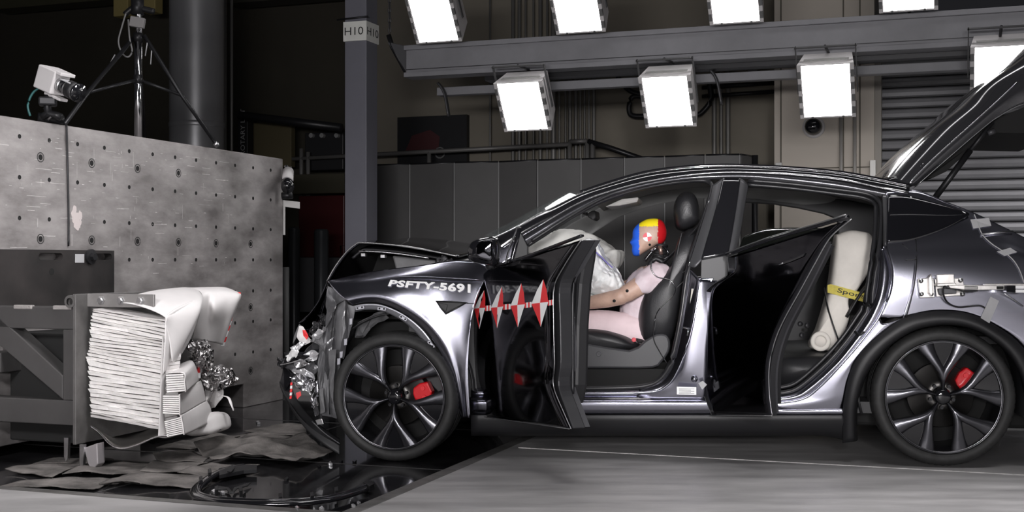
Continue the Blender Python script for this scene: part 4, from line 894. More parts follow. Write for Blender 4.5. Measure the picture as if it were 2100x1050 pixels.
for a in ([(1878, 490), (1880, 527), (1878, 560), (1872, 600), (1858, 652)], [(1850, 500), (1866, 514), (1880, 530)], [(1857, 534), (1880, 532)]): tube('panel_gap', [Vector(p) for p in ks(a, -.012)], .0035, blackm, car, CAR, 6, 4)
tube('panel_highlight', [Vector(p) for p in ks([(1876, 535), (1874, 565), (1867, 605), (1852, 653)], -.010)], .004, paint, car, CAR, 6, 4)
ao = [(1729, 908), (1729, 851), (1732, 818), (1741, 774), (1759, 732), (1796, 693), (1852, 652), (1900, 640), (1943, 638), (1986, 644), (2028, 661), (2085, 700), (2125, 760), (2142, 850), (2144, 905)]
ai = [(1752, 905), (1751, 851), (1756, 815), (1768, 775), (1790, 738), (1824, 703), (1866, 676), (1902, 665), (1943, 661), (1984, 666), (2024, 683), (2068, 718), (2098, 770), (2112, 850), (2114, 905)]
am = [((a[0]*.55+b[0]*.45), (a[1]*.55+b[1]*.45)) for a, b in zip(ao, ai)]
patch('arch_cladding', [ks(ao, -.004), ks(am, -.026), ks(ai, -.020), ks([(a[0]+(1936-a[0])*.03, a[1]+(815-a[1])*.03) for a in ai], .06)], blackp, car, 4, 4, .008, label='black rear wheel arch cladding')
# rear end (mostly outside the picture)
UE = CAR.at(2300, 700, .1)[0]
patch('rear_bumper', [[(UE-.36, .01, .95), (UE-.25, .03, .97), (UE-.1, .25, .99), (UE, .95, 1.0), (UE-.1, CW-.25, .99), (UE-.4, CW-.02, .97)], [(UE-.36, -.005, .62), (UE-.25, .0, .65), (UE-.03, .22, .68), (UE+.06, .95, .7), (UE-.03, CW-.22, .68), (UE-.4, CW, .65)], [(UE-.36, .03, .28), (UE-.25, .04, .25), (UE-.08, .25, .24), (UE-.02, .95, .24), (UE-.08, CW-.25, .24), (UE-.4, CW-.03, .28)]], paint, car, 6, 5, .01)
box('load_floor', (RWU-.35, UE-.12, .25, CW-.25, .62, .66), blackp, car, CAR)
# ---- underbody and cabin floor
box('underbody', (-.42, UE-.1, .30, CW-.30, .17, .30), holem, car, CAR, .02)
box('cabin_floor', (.5, RWU-.3, .11, CW-.12, .26, .32), trimd, car, CAR)
V, f = prismg([(.25, .3), (.5, .3), (.62, .6), (.62, .95), (.95, 1.0), (.9, .98), (.45, 1.03), (.05, .96), (.05, .5)], .14, CW-.14); new('dashboard', V, f, trimd, car, False, CAR, .02)
box('far_fender', (-.45, .35, CW-.1, CW-.01, .62, .9), paint, car, CAR, .05)
# ---- bonnet, engine bay, crushed nose
def hoodrow(v): return [K(a, b, v) for a, b in ((671, 578), (690, 545), (712, 517), (730, 502), (742, 499), (800, 503), (850, 510), (900, 519), (938, 527))]
hr = [Vector(p) for p in hoodrow(.16)]; rows = []
for v_, dw in ((.16, 0), (.5, .018), (.95, .03), (1.4, .05), (1.74, .045)):
    rows.append([Vector((p.x+.05*(v_-.16)*(i < 3), v_, p.z+dw*(i > 1)-(.10*(v_-.16) if i < 2 else 0))) for i, p in enumerate(hr)])
patch('bonnet', rows, gloss, car, 4, 5, .012, label='buckled dark bonnet folded upwards')
patch('bonnet_inner', [[p+Vector((.02, .03 if i == 0 else 0, -.035)) for p in r[2:]] for i, r in enumerate(rows)], blackp, car, 4, 5, .012)
tube('bonnet_edge', [p+Vector((0, -.008, .003)) for p in hr], .004, M('edge_glint', (.35, .35, .35), .25, .8), car, CAR, 6, 4)
tube('bonnet_lip', [K(a, b, .14) for a, b in ((736, 515), (790, 518), (840, 524), (880, 530))], .004, chrome, car, CAR, 6, 3)
for a, b in ((744, 522), (784, 525)): prism('bonnet_hinge', [(a-4, b-3), (a+5, b-3), (a+5, b+4), (a-4, b+4)], .2, .24, silver, car, CAR, .002)
prism('strut_tower', [(804, 524), (893, 533), (893, 545), (812, 555)], .35, .5, M('tower_grey', (.17, .17, .175), .55, .3, var=.15, vscale=9), car, CAR, .01, label='grey strut tower in the engine bay')
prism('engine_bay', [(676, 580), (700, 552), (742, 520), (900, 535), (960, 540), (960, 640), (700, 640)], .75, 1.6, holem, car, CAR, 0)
shard('bonnet_scrap', [(858, 520), (905, 514), (922, 515), (940, 524), (930, 532), (890, 527)], .5, M('scrap_grey', (.25, .25, .26), .35, .6), car, .01, 5, 8, .004)
for i, (a, b) in enumerate(((900, 534), (912, 532), (922, 535), (908, 538))): foilball('cowl_debris', [(K(a, b, .2), .016)], .012, 20+i, car, CAR, dgrey, 40)
patch('bonnet_front_drop', [[K(a, b, .10+.0*i) for a, b in ((671, 578), (655, 615), (638, 640), (626, 652), (613, 663))], [K(a, b, .30) for a, b in ((672, 590), (664, 625), (655, 655), (645, 672), (632, 685))], [K(a, b, .12) for a, b in ((680, 592), (678, 630), (668, 660), (655, 680), (640, 694))]], gloss, car, 5, 4, .006)
nose = M('nose_grey', (.075, .075, .08), .38, .3, .3, var=.2, vscale=12)
lens_ = M('broken_lamp_lens', (.72, .72, .74), .12, .6, .3, var=.2, vscale=30)
S = lambda n, p, v, m_, amp, sc_, sd, th=.004, dv=.05, lab=None, cuts=3: shard(n, p, v, m_, car, amp, sc_, sd, th, CAR, cuts, lab, dv)
S('bumper_corner', [(682, 622), (706, 615), (724, 640), (722, 672), (712, 704), (700, 738), (694, 780), (690, 832), (690, 858), (662, 852), (654, 800), (652, 742), (655, 700), (672, 672)], .07, nose, .009, 6, 2, .005, .025, 'torn grey bumper corner panel')
S('bumper_edge_strip', [(714, 624), (730, 630), (722, 668), (712, 700), (706, 735), (697, 732), (702, 700), (711, 668)], .02, dgrey, .006, 8, 5, .006, .01)
for a, b in ((720, 660), (709, 702), (700, 728), (695, 742)): prism('edge_tab', [(a-4, b-7), (a+3, b-8), (a+2, b+6), (a-4, b+7)], .005, .02, flm, car, CAR, .003)
S('nose_skin', [(672, 588), (690, 596), (712, 612), (690, 625), (678, 650), (668, 672), (667, 630)], .06, nose, .012, 9, 12, .004, .02)
S('nose_skin', [(658, 676), (676, 690), (660, 740), (652, 770), (640, 742), (612, 732), (636, 706)], .12, nose, .02, 9, 3, .004, .05)
S('nose_skin', [(640, 700), (660, 680), (672, 660), (688, 640), (682, 690), (664, 720)], .10, dgrey2, .03, 12, 31, .004, .05)
S('torn_sheet', [(582, 748), (606, 728), (656, 714), (654, 738), (640, 742), (612, 744)], .10, blackg, .012, 9, 4, .004, .05)
S('torn_sheet', [(582, 752), (612, 742), (650, 750), (650, 775), (636, 772), (606, 765)], .14, nose, .016, 9, 6, .004, .05)
S('torn_sheet', [(600, 762), (622, 758), (645, 768), (648, 776), (628, 772)], .05, lens_, .012, 14, 7, .003, .02)
S('torn_sheet', [(575, 784), (580, 750), (604, 770), (594, 778), (600, 810), (585, 800)], .25, blackg, .006, 8, 9, .005, .08)
S('lamp_housing_shard', [(597, 772), (610, 770), (640, 774), (646, 792), (640, 815), (630, 806), (612, 795), (600, 782)], .03, foil, .02, 22, 11, .003, .04, 'crumpled bright headlamp shell')
S('lamp_housing_shard', [(636, 776), (650, 782), (652, 830), (644, 842), (638, 815), (644, 795)], .05, foil, .02, 20, 13, .003, .03)
S('lamp_housing_shard', [(640, 812), (650, 826), (656, 850), (648, 855), (636, 832)], .06, nose, .016, 20, 14, .003, .03)
S('lamp_lens_shard', [(586, 732), (600, 720), (608, 712), (612, 724), (598, 738), (588, 740)], .06, white, .012, 20, 15, .003, .03)
S('lamp_lens_shard', [(596, 714), (612, 704), (625, 706), (612, 720), (600, 722)], .06, lens_, .016, 18, 16, .003, .03)
S('white_tape_patch', [(613, 668), (620, 668), (634, 690), (640, 700), (626, 706), (616, 702), (610, 690)], .08, sheetm, .008, 10, 17, .002, .02)
S('red_tape_patch', [(620, 676), (626, 676), (632, 690), (628, 696), (622, 688)], .05, redt, .004, 10, 18, .002, .01)
for i in range(5): prism('tape_stripe', [(596-i*.4, 784+i*7), (600-i*.4, 784+i*7), (599-i*.4, 790+i*7), (595-i*.4, 790+i*7)], .02, .03, redt if i % 2 == 0 else white, car, CAR, 0)
S('red_tape_patch', [(607, 806), (616, 802), (618, 810), (609, 818)], .04, redt, .004, 10, 19, .002, .01)
S('bumper_side_skin', [(613, 664), (618, 668), (606, 695), (600, 705), (602, 690)], .09, dgrey2, .004, 8, 21, .003, .01)
S('nose_scrap', [(668, 700), (684, 690), (680, 730), (672, 780), (664, 760)], .03, nose, .012, 10, 51, .004, .02)
S('nose_scrap', [(676, 720), (690, 716), (686, 770), (682, 830), (676, 800)], .01, dgrey2, .008, 8, 52, .004, .01)
S('nose_scrap', [(618, 728), (640, 718), (656, 724), (650, 738), (628, 740)], .05, lens_, .014, 16, 53, .003, .02)
S('nose_scrap', [(624, 748), (646, 744), (656, 758), (648, 768), (630, 760)], .06, nose, .012, 14, 54, .003, .02)
S('nose_scrap', [(640, 690), (652, 676), (664, 678), (656, 694), (644, 702)], .04, lens_, .012, 20, 55, .003, .02)
S('nose_scrap', [(604, 742), (618, 736), (634, 744), (622, 752), (606, 752)], .05, foil, .012, 20, 56, .003, .02)
S('nose_scrap', [(656, 800), (664, 796), (666, 846), (658, 850)], .03, dgrey2, .006, 9, 57, .004, .01)
tube('panel_seam', [K(a, b, .03) for a, b in ((684, 640), (680, 690), (676, 760), (676, 850))], .004, blackm, car, CAR, 6, 4)
tube('torn_edge', [K(a, b, .06) for a, b in ((575, 748), (596, 744), (612, 740), (640, 736))], .005, silver, car, CAR, 6, 4)
foilball('torn_wiring', [(K(664, 655, .09), .022), (K(672, 660, .1), .02), (K(655, 668, .1), .022), (K(645, 678, .09), .02), (K(660, 650, .12), .02)], .03, 40, car, CAR, M('wire_black', (.03, .03, .032), .25, .3), 34)
foilball('torn_wiring', [(K(590, 728, .12), .02), (K(578, 742, .14), .02)], .03, 44, car, CAR, MATS['wire_black'], 30)
patch('lower_lip', [[K(a, b, v_) for a, b, v_ in ((574, 782, .5), (582, 805, .34), (600, 835, .2), (626, 866, .1), (660, 892, .05), (697, 912, .04))], [K(a, b, v_) for a, b, v_ in ((580, 800, .5), (590, 822, .33), (606, 848, .18), (632, 882, .08), (664, 910, .03), (697, 932, .02))], [K(a, b, v_) for a, b, v_ in ((600, 800, .55), (606, 815, .4), (622, 838, .26), (646, 864, .16), (672, 885, .12), (697, 900, .10))]], blackp, car, 6, 5, .01, label='hanging black front lip')
tube('lip_highlight', [K(a, b, v_) for a, b, v_ in ((640, 864, .06), (665, 888, .045), (697, 910, .03))], .004, dgrey, car, CAR, 6, 4)
prism('dangling_bracket', [(646, 862), (660, 858), (664, 870), (650, 872)], .12, .14, silver, car, CAR, .003)
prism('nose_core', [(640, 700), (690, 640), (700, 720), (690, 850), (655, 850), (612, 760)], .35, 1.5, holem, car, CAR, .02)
shard('strut_arm', [(735, 665), (770, 645), (792, 640), (796, 650), (775, 660), (758, 672), (745, 690), (730, 690)], .12, dgrey2, car, .006, 9, 23, .02)
# ---- seals of the front opening
fo_path = [(1081, 503), (1112, 483), (1140, 465), (1191, 434), (1243, 408), (1320, 385), (1397, 372), (1443, 370), (1460, 380), (1456, 407), (1436, 471), (1412, 546), (1398, 642), (1385, 708), (1373, 751), (1353, 778), (1328, 790), (1279, 795), (1150, 797)]
tube('door_seal', [Vector(p) for p in ks(fo_path, .045)], .014, rubber, car, CAR, 10, 4)
tube('pillar_trim_line', [Vector(p) for p in ks([(1456, 407), (1436, 471), (1412, 546)], .028)], .0035, chrome, car, CAR, 6, 4)
tube('door_seal', [Vector(p) for p in ks([(a+9, b-9) for a, b in fo_path[:8]], .015)], .010, rubber, car, CAR, 10, 4)
tube('jamb_edge', [Vector(p) for p in ks([(1437, 571), (1426, 640), (1412, 700), (1392, 755), (1366, 792), (1320, 805), (1160, 806)], .0)], .007, paint, car, CAR, 8, 5)
prism('sail_panel', [(1038, 548), (1062, 470), (1072, 484), (1082, 505), (1082, 530)], .05, .09, blackp, car, CAR, .004)
tube('sail_rib', [K(1047, 542, .035), K(1058, 500, .045), K(1066, 466, .06)], .012, blackg, car, CAR, 8, 3)
tube('sail_rib', [K(1036, 545, .035), K(1046, 505, .045), K(1062, 466, .06)], .006, dgrey, car, CAR, 8, 3)
# ---- interior
def rot_in(name, pix, vc, hv, m_, p=3.2, fn=None, label=None, keep=0.0, vt=None): return inflate(name, pix, vc, hv, m_, car, CAR, p, 60 if fn else 16, 10 if fn else 3, fn, label, keep, vt)
rot_in('headrest', [(1383, 440), (1382, 425), (1389, 405), (1404, 394), (1421, 397), (1431, 412), (1435, 440), (1433, 456), (1416, 468), (1399, 472), (1388, 464)], .52, .14, leather, label='black leather headrest')
rot_in('seat_back', [(1420, 466), (1396, 480), (1386, 505), (1376, 540), (1352, 566), (1324, 596), (1309, 632), (1306, 672), (1316, 702), (1345, 716), (1376, 700), (1392, 650), (1404, 590), (1424, 530), (1446, 480)], .52, .28, leather, 4, label='black leather front seat back', vt=.30)
tube('seat_seam', [K(a, b, .25) for a, b in ((1410, 570), (1378, 600), (1350, 640), (1342, 680))], .004, trimd, car, CAR, 6, 5)
tube('seat_seam', [K(a, b, .25) for a, b in ((1398, 478), (1388, 530), (1394, 560), (1420, 545))], .004, trimd, car, CAR, 6, 5)
rot_in('seat_cushion', [(1150, 668), (1196, 672), (1240, 676), (1280, 688), (1304, 702), (1312, 716), (1250, 724), (1150, 716)], .52, .27, leather, 4, label='black front seat cushion', vt=.28)
prism('seat_side_trim', [(1150, 704), (1210, 705), (1290, 718), (1320, 700), (1345, 685), (1366, 686), (1374, 700), (1372, 722), (1356, 744), (1338, 755), (1260, 756), (1150, 750)], .24, .30, M('seat_plastic', (.032, .032, .036), .5), car, CAR, .012, sp=2)
V, f = latheg([(.008, -.004), (.011, -.006), (.014, -.004), (.014, .004)], 20); p = K(1228, 726, .24); new('seat_knob', [(a+p[0], b+p[1], c+p[2]) for a, b, c in V], f, dgrey, car, True, CAR)
box('seat_rail', (.95, 1.75, .28, .34, .32, .36), blackm, car, CAR); box('seat_rail', (.95, 1.75, .70, .76, .32, .36), blackm, car, CAR)
box('seat_pedestal', (1.0, 1.7, .3, .75, .36, .46), holem, car, CAR)
rot_in('passenger_headrest', [(1383, 450), (1382, 435), (1389, 417), (1404, 408), (1421, 411), (1431, 424), (1435, 450), (1416, 475), (1388, 470)], 1.38, .14, leather)
rot_in('passenger_seat_back', [(1420, 480), (1392, 500), (1376, 545), (1345, 590), (1335, 690), (1390, 690), (1415, 560), (1440, 490)], 1.38, .25, leather, 4)
tube('seat_belt', [K(1352, 548, .40), K(1400, 500, .33), K(1448, 450, .24)], .022, blackp, car, CAR, 6, 3, rz=.004)
tube('wire', [K(a, b, .24) for a, b in ((1337, 532), (1336, 552), (1348, 568), (1375, 575), (1384, 600), (1348, 640), (1340, 690), (1352, 720), (1370, 748))], .0035, blackg, car, CAR, 6, 5)
prism('mirror_interior', [(1204, 437), (1213, 431), (1222, 432), (1223, 447), (1216, 452), (1206, 446)], .86, 1.1, blackp, car, CAR, .008); tube('mirror_stalk', [K(1206, 440, .9), K(1196, 436, .9)], .012, blackp, car, CAR, 8)
prism('sun_visor', [(1240, 424), (1275, 408), (1310, 404), (1308, 414), (1270, 422)], .35, .75, headl, car, CAR, .01)
rot_in('rear_seat_back', [(1772, 560), (1800, 530), (1850, 520), (1850, 640), (1790, 725), (1745, 742), (1735, 690), (1752, 620)], .95, .52, leather, 6, vt=.6)
rot_in('rear_seat_cushion', [(1570, 735), (1640, 725), (1720, 730), (1730, 790), (1570, 795)], .95, .7, leather, 6, vt=.35)
# rear belt webbing crossing the foam figure
tube('seat_belt', [K(1690, 590, .40), K(1700, 640, .39), K(1722, 705, .38)], .026, blackp, car, CAR, 6, 3, rz=.004)
tube('seat_belt', [K(1800, 560, .42), K(1765, 600, .42), K(1735, 650, .42), K(1745, 615, .42)][:3], .05, blackp, car, CAR, 6, 3, rz=.01)
# deployed bags
def bagf(p):
    p = Vector(p); q = p*9; a = noise.noise_vector(q)*.016; r = abs(noise.noise(p*16))+.6*abs(noise.noise(p*33+Vector((3, 1, 2))))
    return p+a+Vector((.2, -.9, .3))*(.035*(.45-r))
rot_in('driver_airbag', [(1196, 500), (1208, 492), (1224, 500), (1240, 522), (1258, 548), (1272, 568), (1281, 588), (1272, 602), (1250, 606), (1236, 610), (1214, 602), (1206, 580), (1190, 555)], .47, .20, bagm, 2.2, bagf, 'deployed crumpled white airbag', vt=.40)
rot_in('knee_airbag', [(1190, 595), (1215, 604), (1255, 608), (1252, 622), (1220, 630), (1190, 625)], .5, .16, bagm, 2.4, bagf)
rot_in('passenger_airbag', [(1070, 525), (1082, 500), (1110, 482), (1145, 469), (1180, 471), (1210, 482), (1240, 500), (1252, 512), (1268, 515), (1271, 530), (1262, 548), (1240, 545), (1200, 545), (1120, 550)], .92, .36, bagm2, 2.4, crumple(.02, 7, 5), 'deployed cream airbag spread over the dashboard', vt=.62)
tube('bag_seam', [K(a, b, .285) for a, b in ((1216, 512), (1232, 526), (1246, 540), (1256, 549))], .004, M('blue_ink', (.25, .22, .62), .8), car, CAR, 6, 4)
tube('steering_rim', [Vector(K(1196, 580, .52))+Vector((.10*math.cos(a)*.4, .19*math.sin(a), .19*math.cos(a))) for a in [i*math.pi/10 for i in range(21)]], .016, blackp, car, CAR, 8)

# ---- doors
doorin = M('door_inner_black', (.03, .03, .033), .45, .3)
HG = CAR.wd(K(990, 700, .03)); D1 = Fr(HG.x, HG.y, math.atan2(-.95, .405))
HG2 = CAR.wd(K(1444, 700, .02)); D2 = Fr(HG2.x, HG2.y, R(-62))
def dpoly(fr, pix, v=0.0): return [fr.at(a, b, v) for a, b in pix]
def bul(fr_top, z, a=.022):                            # shallow barrel section of a door skin
    t = (z-.72)/.42; return a*t*t
def skin_patch(name, fr, lead, trail, m_, parent, ncol=9, a=.022, lab=None):
    """rows from leading to trailing edge, both sampled bottom to top"""
    L_ = spline([(p[0], 0, p[2]) for p in dpoly(fr, lead)], 5); T_ = spline([(p[0], 0, p[2]) for p in dpoly(fr, trail)], 5)
    V = []; nr = len(L_)
    for i in range(nr):
        for j in range(ncol):
            q = L_[i].lerp(T_[i], j/(ncol-1)); V.append((q.x, bul(fr, q.z, a), q.z))
    f = gridf(nr, ncol); o = new(name, V, f, m_, parent, True, fr, solid=.004, soff=0, label=lab)
    return o, BVHTree.FromPolygons([fr.wd(p) for p in V], f), (L_, T_)
lead1 = [(989, 855), (975, 810), (965, 765), (964, 700), (970, 640), (982, 578), (1000, 552), (1020, 545)]
tr1 = [(1163, 880), (1151, 847), (1133, 792), (1137, 745), (1136, 660), (1135, 590), (1152, 548), (1184, 492)]
d1, BV1, (L1, T1) = skin_patch('car_door', D1, lead1, tr1, gloss, car, 11, .02, 'open glossy front door, dark reflections put into its colour, with red and white target stickers')
def inset_poly(L_, T_, a, b, za=.02, zt=.0):
    zl = min(min(p.z for p in L_), min(p.z for p in T_))+za; zh = max(max(p.z for p in L_), max(p.z for p in T_))-zt
    def clip(Q, dx):
        out = []
        for p, q in zip(Q, Q[1:]+[None]):
            if zl <= p.z <= zh: out.append((p.x+dx, p.z))
            if q is not None:
                for lim in sorted((zl, zh), reverse=q.z < p.z):
                    if (p.z-lim)*(q.z-lim) < 0: t = (lim-p.z)/(q.z-p.z); out.append((p.x+(q.x-p.x)*t+dx, lim))
        return out
    return clip(L_, a)+clip(T_, -b)[::-1]
V, f = prismg(inset_poly(L1, T1, .05, .006, .03), .034, .10); new('door_shell', V, f, doorin, d1, False, D1, .008)
V, f = prismg(inset_poly(L1, T1, .10, .03, .06), .10, .135); new('door_panel', V, f, M('door_grey', (.045, .045, .05), .5), d1, False, D1, .008)
zt = T1[-1].z; xe = T1[12].x
trp = [(.12, .42), (xe-.06, .36), (xe-.015, .46), (xe+.0, .75), (xe+.03, .95), (xe+.075, 1.08), (xe+.085, 1.12), (xe+.06, zt-.01), (xe-.0, zt-.005), (xe-.25, zt-.02), (.15, zt-.13)]
V, f = prismg(trp, .125, .20); new('door_trim', V, f, blackp, d1, False, D1, .025)
V, f = prismg([(.3, .62), (xe-.12, .62), (xe-.1, .70), (.3, .70)], .19, .25); new('arm_rest', V, f, blackp, d1, False, D1, .02)
tube('door_seal', [(xe-.012, .112, .42), (xe-.01, .112, .6), (xe-.01, .112, .9), (xe+.03, .112, 1.04), (xe+.07, .112, 1.12)], .009, rubber, d1, D1, 8, 4)
tube('edge_line', [Vector((p.x, bul(D1, p.z, .02)-.002, p.z)) for p in T1], .0028, M('skin_edge', (.42, .42, .43), .3, .9), d1, D1, 6)
tube('edge_line', [Vector(p)+Vector((0, .012, 0)) for p in [L1[0].lerp(T1[0], i/6) for i in range(7)]], .0022, MATS['skin_edge'], d1, D1, 6)
# belt moulding running past the rear edge
bp = dpoly(D1, [(1046, 537), (1079, 528), (1130, 509), (1191, 486)]); tube('belt_moulding', [(p[0], .006, p[2]+.006) for p in bp], .012, blackg, d1, D1, 8, 4, rz=.008)
# latch and bolts on the rear face of the door
def endface(fr, x, bolts, latch, parent):
    for y, z in bolts:
        V = [(.0005, 0), (.010, 0), (.013, .006), (.013, .012)]; pts, ff = latheg([(r, h) for r, h in V], 10)
        new('latch_bolt', [(x+.016-yy, y+xx, z+zz) for xx, yy, zz in pts], ff, blackm, parent, True, fr)
    for e in latch: V, ff = boxg(*e); new('latch', V, ff, holem, parent, False, fr, .002)
zl = D1.at(1172, 667, .1)[2]; xl = T1[8].x+.0
endface(D1, xe-.03, [(.112, zl+.035), (.130, zl+.035), (.128, zl-.025)], [(xe-.035, xe-.024, .106, .14, zl-.004, zl+.012)], d1)
V, f = boxg(xe-.02, xe-.008, .142, .17, zl-.02, zl+.03); new('red_reflector', V, f, M('dark_red_lens', (.10, .004, .006), .3), d1, False, D1, .003)
# stickers
def sticker(name, pix, m_, bv, parent, off=.005):
    P = [onto(bv, a, b, off) for a, b in pix]
    if any(p is None for p in P): return None
    return new(name, P, [tuple(range(len(P)))], m_, parent, solid=.0008)
def diamond(t, l, r, b, c):
    mid = lambda p, q, k_: ((p[0]+q[0])/2+k_*(c[0]-(p[0]+q[0])/2), (p[1]+q[1])/2+k_*(c[1]-(p[1]+q[1])/2))
    tb = ((t[0]*.55+c[0]*.45), t[1]); tt = t; k_ = -.10
    for p, q, m_ in ((t, l, white), (t, r, redt), (b, l, redt), (b, r, white)):
        kk_ = -.12 if p is t else .02
        sticker('target_sticker', [c, p, mid(p, q, kk_), q], m_, BV1, d1)
diamond((993, 595), (972.5, 633), (995, 631), (983, 675), (983, 632))
diamond((1029, 588), (1007, 631), (1032, 628.5), (1019.5, 673), (1020, 630))
diamond((1069, 581), (1047, 627), (1076.5, 624), (1062, 671.5), (1061, 625.5))
diamond((1114, 573), (1090, 623), (1124.5, 619), (1109, 670), (1107.5, 621))
for x0, x1, y0, y1 in ((995, 1007, 632, 631), (1032, 1047, 629.5, 628), (1076, 1090, 626, 624), (1124, 1135, 621, 619)):
    n = 4
    for i in range(n):
        a, b = x0+(x1-x0)*i/n, x0+(x1-x0)*(i+1)/n; ya, yb = y0+(y1-y0)*i/n, y0+(y1-y0)*(i+1)/n
        sticker('sticker_band', [(a, ya-5), (b, yb-5), (b, yb+6), (a, ya+6)], white if i % 2 else redt, BV1, d1)
# mirror on the door
inflate('door_mirror', [(957, 527), (959, 507), (970, 493), (998, 486), (1014, 486), (1020, 496), (1020, 530), (1014, 545), (990, 543), (966, 538)], -.10, .09, blackg, d1, CAR, 3.4, 12, 3, vtrace=-.16)
inflate('mirror_glass', [(976, 522), (978, 503), (990, 495), (1008, 494), (1010, 510), (1008, 534), (985, 532)], -.185, .008, M('mirror_dark', (.10, .10, .11), .04, 1), d1, CAR, 4, 8, 3)
tube('mirror_foot', [K(1000, 544, -.05), K(1030, 546, .02)], .022, blackp, d1, CAR, 8)
# rear door
lead2 = [(1452, 852), (1432, 780), (1437, 730), (1444, 650), (1446, 603), (1462, 583), (1490, 563), (1488, 528)]
tr2 = [(1578, 853), (1575, 810), (1578, 745), (1598, 677), (1641, 594), (1668, 540), (1696, 487), (1736, 449)]
d2, BV2, (L2, T2) = skin_patch('car_door', D2, lead2, tr2, gloss, car, 11, .02, 'open glossy rear door reflecting the dummy, dark reflections put into its colour')
V, f = prismg(inset_poly(L2, T2, .05, .02, .03, .10), .03, .065); new('door_shell', V, f, doorin, d2, False, D2, .006)
V, f = prismg(inset_poly(L2, T2, .10, .035, .06, .11), .065, .09); new('door_panel', V, f, MATS['door_grey'], d2, False, D2, .006)
V, f = prismg(inset_poly(L2, T2, .14, .05, .10, .12), .09, .125); new('door_trim', V, f, blackp, d2, False, D2, .015)
tube('edge_line', [Vector((p.x, bul(D2, p.z, .02)-.002, p.z)) for p in T2], .0028, MATS['skin_edge'], d2, D2, 6)
tube('edge_line', [Vector(p)+Vector((0, .014, 0)) for p in [L2[0].lerp(T2[0], i/6) for i in range(7)]], .0024, MATS['skin_edge'], d2, D2, 6)
tube('edge_line', [Vector((p.x, bul(D2, p.z, .02)-.002, p.z)) for p in L2], .002, dgrey, d2, D2, 6)
bp = dpoly(D2, [(1490, 525), (1574, 494), (1668, 467), (1737, 446)]); tube('belt_moulding', [(p[0], .004, p[2]+.004) for p in bp], .012, blackg, d2, D2, 8, 4, rz=.009)
tube('edge_line', [(p[0], -.006, p[2]+.014) for p in bp], .0026, MATS['skin_edge'], d2, D2, 6, 3)
P = [onto(BV2, a, b, .006) for a, b in ((1598, 545), (1612, 536), (1636, 528), (1652, 519), (1648, 526), (1625, 536))]
if all(P): new('door_handle', P, [tuple(range(6))], blackg, d2, solid=.008)
p = onto(BV2, 1598, 543, .012)
if p: new('handle_glint', *tubeg([p, onto(BV2, 1606, 539, .012)], .003, 6), chrome, d2, True)
xs_ = [D2.at(1646, y, .10) for y in (666, 672, 690)]
for a, b in ((1652, 667), (1638, 664), (1641, 687)):
    q = D2.at(a, b, .075); V, ff = latheg([(.0005, 0), (.010, 0), (.013, .006), (.013, .014)], 10); new('latch_bolt', [(q[0]+.02-yy, q[1]+xx, q[2]+zz) for xx, yy, zz in V], ff, blackm, d2, True, D2)
q = D2.at(1646, 677, .075); V, f = boxg(q[0]+.0, q[0]+.02, .068, .088, q[2]-.006, q[2]+.008); new('latch', V, f, holem, d2, False, D2)
S2 = onto(BV2, 1440, 790, .004)
prism('sill_sticker', [(1432, 786), (1441, 781), (1450, 789), (1440, 799)], -.02, -.016, tape, d2, CAR, 0)

# ---- tailgate
tgl = [(1878, 382), (1944, 324), (2020, 259), (2054, 235), (2100, 213), (2190, 196)]
tgm = [(1862, 379), (1917, 324), (1986, 262), (2047, 207), (2085, 171), (2190, 122)]
tgu = [(1832, 372), (1875, 324), (1935, 262), (1990, 215), (2045, 160), (2190, 80)]
tgs = [(1812, 370), (1850, 322), (1905, 268), (1960, 224), (2020, 172), (2190, 40)]
r0, r1, r2, r3 = kk(tgl, .30), kk(tgm, .27), kk(tgu, .34), kk(tgs, .56)
r4 = [(p[0], CW-.56, p[2]) for p in r3]; r5 = [(p[0], CW-.34, p[2]) for p in r2]; r6 = [(p[0], CW-.27, p[2]) for p in r1]
tg = patch('tailgate', [r0, r1, r2, r3, r4, r5, r6], M('tailgate_paint', (.05, .05, .055), .16, .4, 1.0), car, 6, 5, .008, label='raised dark glossy tailgate')
tube('glass_edge_highlight', [Vector(p)+Vector((0, -.006, .004)) for p in r1[:5]], .0035, chrome, tg, CAR, 6, 4)  # chrome tube puts in the highlight along the glass boundary
tube('lower_edge', [Vector(p)+Vector((0, -.004, 0)) for p in r0], .003, MATS['skin_edge'], tg, CAR, 6, 4)
V, f = prismg([(p[0], p[2]) for p in kk([(1882, 378), (1944, 326), (2020, 262), (2054, 238), (2120, 212), (2190, 200), (2190, 275), (2030, 272), (1992, 305), (1940, 352), (1915, 364), (1895, 366)], .42)], .42, CW-.42); new('tailgate_lining', V, f, holem, tg, False, CAR, .02)
patch('spoiler_hinge', [kk([(1816, 369), (1838, 364), (1858, 372), (1866, 384)], .34), kk([(1818, 372), (1840, 369), (1856, 377), (1862, 388)], .32), kk([(1818, 376), (1838, 380), (1852, 384), (1860, 390)], .34)], blackg, tg, CAR and 5, 4, .01)
tube('gas_strut', [K(1913, 412, .34), K(1990, 308, .34)], .017, blackm, tg, CAR, 10); tube('strut_rod', [K(1985, 315, .34), K(2036, 250, .34)], .011, blackm, tg, CAR, 8); tube('strut_ball', [K(2026, 274, .33), K(2040, 268, .33)], .015, dgrey, tg, CAR, 8)
for i in range(3): prism('clip_mark', [(1884+i*4, 345-i*5), (1887+i*4, 345-i*5), (1887+i*4, 348-i*5), (1884+i*4, 348-i*5)], .275, .285, white, tg, CAR, 0)
